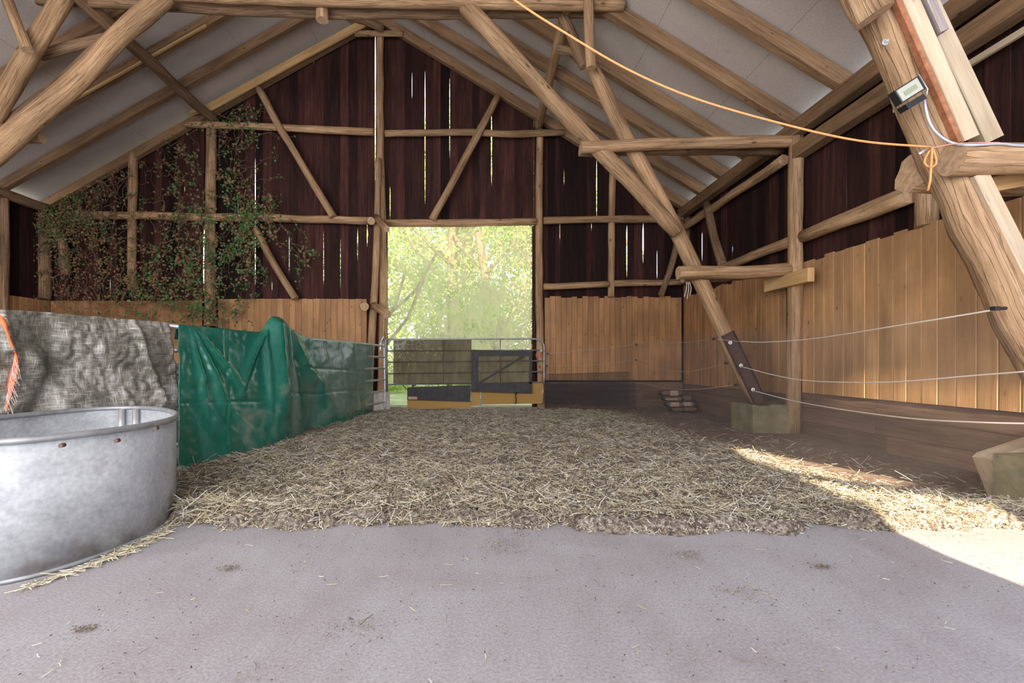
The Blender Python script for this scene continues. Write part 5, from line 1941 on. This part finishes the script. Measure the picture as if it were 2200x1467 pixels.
# seeds: px, py, spread x, spread y, leaf factor, green factor
vine('ivy', [(395, 540, 35, 60, 1, 1), (360, 600, 45, 30, 1.4, 1), (500, 520, 28, 35, 1.3, 1.3), (490, 600, 30, 30, .8, 1), (410, 420, 22, 50, .7, .9), (530, 350, 22, 45, .35, 1.2),
             (430, 500, 12, 70, 1, 1.1), (465, 680, 10, 20, 1.6, 1.1), (545, 470, 25, 10, 1.4, 1), (375, 330, 40, 30, .35, .7), (455, 250, 8, 14, .3, 1), (505, 255, 15, 6, .25, 1.2),
             (400, 650, 50, 10, .9, .9)],
     170, 26, 'green ivy climbing over the back wall around the ivy post', 0.62, (0.035, 0.075))
vine('dry_vine', [(190, 520, 45, 55, 1, .5), (150, 470, 30, 12, 1.6, 1.4), (130, 560, 30, 50, .8, .5), (240, 590, 45, 35, 1, .4), (200, 440, 35, 15, .8, 1.3), (60, 640, 45, 8, .8, .7), (110, 480, 15, 25, 1.2, .9),
                  (200, 660, 60, 12, .8, .3), (220, 350, 40, 30, .3, .5), (315, 560, 20, 50, .7, .8)],
     200, 17, 'tangle of half dead brown vine over the left corner of the back wall', 0.42, (0.03, 0.06), 'vine')

# ------------------------------------------------------------------ outside
b = MB()
n_ = 30
for i in range(n_ + 1):
    for j in range(n_ + 1):
        x = -30 + 60 * i / n_; y = 10.75 + 50 * j / n_
        b.v.append(Vector((x, y, -0.06 + 0.05 * (j > 0) * mnoise.noise(Vector((x * .4, y * .4, 0))) + max(0, y - 16) * 0.05)))
for i in range(n_):
    for j in range(n_):
        a = i * (n_ + 1) + j
        b.face((a, a + n_ + 1, a + n_ + 2, a + 1), None, 0, .5, True)
structure(b.build('ground', M['grass']), 'bright meadow behind the barn')


def tree(name, x, y, h, w, n, mat, lab, trunk=0.3, leaf=0.16, base=None, cat='tree'):
    root = thing(name, (x, y, 0), lab, cat, 'greenery behind the barn')
    b = MB()
    zb = max(0, (y - 16) * 0.05)
    b.tube(densify([Vector((x, y, zb - .1)), Vector((x + random.uniform(-.2, .2), y, zb + h * .35)), Vector((x + random.uniform(-.4, .4), y, zb + h * .75))], .4, .03), [w * .06 * trunk / .3] * 1 + [w * .03] * 60 if False else w * 0.035, seg=7)
    for k in range(7):
        a = random.uniform(0, 2 * PI); q = random.uniform(.15, .6)
        s = Vector((x, y, zb + h * q))
        b.tube([s, s + Vector((math.cos(a) * w * .25, math.sin(a) * w * .25, h * .15)), s + Vector((math.cos(a) * w * .4, math.sin(a) * w * .4, h * .33))], w * 0.012, seg=5)
    b.build('trunk', M['bark'], root)
    base = 0.25 if base is None else base
    # leaves in blobs
    blobs = []
    for k in range(26):
        a = random.uniform(0, 2 * PI); q = random.random()
        zz = base + (1 - base) * q
        rr = w / 2 * math.sqrt(max(0.05, 1 - ((q - .4) / .65) ** 2)) * random.uniform(.3, 1)
        blobs.append((x + math.cos(a) * rr, y + math.sin(a) * rr, zb + h * zz, w * random.uniform(.10, .2)))
    bl = np.array(blobs)
    idx = RNG.integers(0, len(bl), n)
    c = bl[idx, :3] + RNG.normal(0, 1, (n, 3)) * bl[idx, 3:4] * .62
    c[:, 2] = np.maximum(c[:, 2], zb + .03)
    s = leaf * RNG.uniform(.5, 1.2, n)
    A = RNG.normal(0, 1, (n, 3)); A /= np.linalg.norm(A, axis=1)[:, None]
    B = RNG.normal(0, 1, (n, 3)); B -= A * (A * B).sum(1)[:, None]; B /= np.linalg.norm(B, axis=1)[:, None]
    V = np.zeros((n, 4, 3))
    V[:, 0] = c - A * s[:, None] * .5; V[:, 1] = c + B * s[:, None] * .28
    V[:, 2] = c + A * s[:, None] * .5; V[:, 3] = c - B * s[:, None] * .28
    V -= np.array([x, y, 0])
    me = bpy.data.meshes.new('foliage')
    me.vertices.add(n * 4); me.vertices.foreach_set('co', V.reshape(-1))
    me.loops.add(n * 4); me.loops.foreach_set('vertex_index', np.arange(n * 4, dtype=np.int32))
    me.polygons.add(n); me.polygons.foreach_set('loop_start', (np.arange(n) * 4).astype(np.int32)); me.polygons.foreach_set('loop_total', np.full(n, 4, np.int32))
    me.update(calc_edges=True)
    me.materials.append(M[mat])
    o = bpy.data.objects.new('foliage', me)
    C.objects.link(o); o.parent = root


tree('tree', -3.6, 17.0, 7.5, 5.0, 9000, 'tree_a', 'bright yellow-green tree seen through the left side of the screen', base=.05)
tree('tree', 0.2, 19.5, 8.5, 5.0, 9000, 'tree_b', 'mid green tree behind the centre of the screen', base=.1)
tree('tree', 3.2, 21.0, 9.0, 4.6, 8000, 'tree_c', 'brownish tree seen through the right side of the screen', base=.1)
tree('tree', -1.5, 25.0, 13.0, 8.0, 9000, 'tree_b', 'tall tree far behind the others in the screen opening', base=.15, leaf=.24)
tree('tree', 5.5, 27.0, 12.0, 8.0, 7000, 'tree_a', 'far tree behind the brownish one', base=.1, leaf=.24)
tree('tree', -1.0, 32.0, 17.0, 20.0, 16000, 'tree_a', 'broad pale mass of a far tree behind everything in the screen opening', base=.05, leaf=.42)
tree('shrub', -1.9, 12.6, 1.5, 1.1, 900, 'tree_b', 'small shrub just outside the left gate post', base=.35, leaf=.07, cat='shrub')
tree('shrub', 0.6, 15.5, 3.4, 3.0, 4500, 'tree_a', 'pale green shrub low behind the screen', base=.0, leaf=.12, cat='shrub')
tree('shrub', -0.9, 14.6, 2.6, 2.4, 3000, 'tree_a', 'low leafy shrub left of centre behind the gate', base=.05, leaf=.11, cat='shrub')
tree('tree', -7.5, 14.5, 6.0, 6.0, 6000, 'tree_a', 'tree outside whose green shows through the left wall gaps', base=.0)
tree('shrub', 2.6, 17.5, 3.2, 3.2, 3500, 'tree_c', 'dry looking shrub low behind the right part of the screen', base=.0, leaf=.13, cat='shrub')

# dust hanging in the sunlit right corner
b = MB()
b.box((1.9, 2.4, 0.0), (4.40, 9.9, 1.3))
hz = b.build('dust_haze', M['net'])
hm = bpy.data.materials.new('dust_haze')
hm.use_nodes = True
hm.node_tree.nodes.clear()
_o1 = hm.node_tree.nodes.new('ShaderNodeOutputMaterial')
_v1 = hm.node_tree.nodes.new('ShaderNodeVolumePrincipled')
_v1.inputs['Color'].default_value = (0.9, 0.82, 0.8, 1)
_v1.inputs['Density'].default_value = 0.035
_v1.inputs['Anisotropy'].default_value = 0.2
hm.node_tree.links.new(_v1.outputs[0], _o1.inputs[1])
hz.data.materials.clear(); hz.data.materials.append(hm)
tag(hz, 'thin dust haze hanging over the sunlit right corner', 'haze', None, 'stuff')

for o in bpy.data.objects:
    if '_o' in o.keys():
        del o['_o']
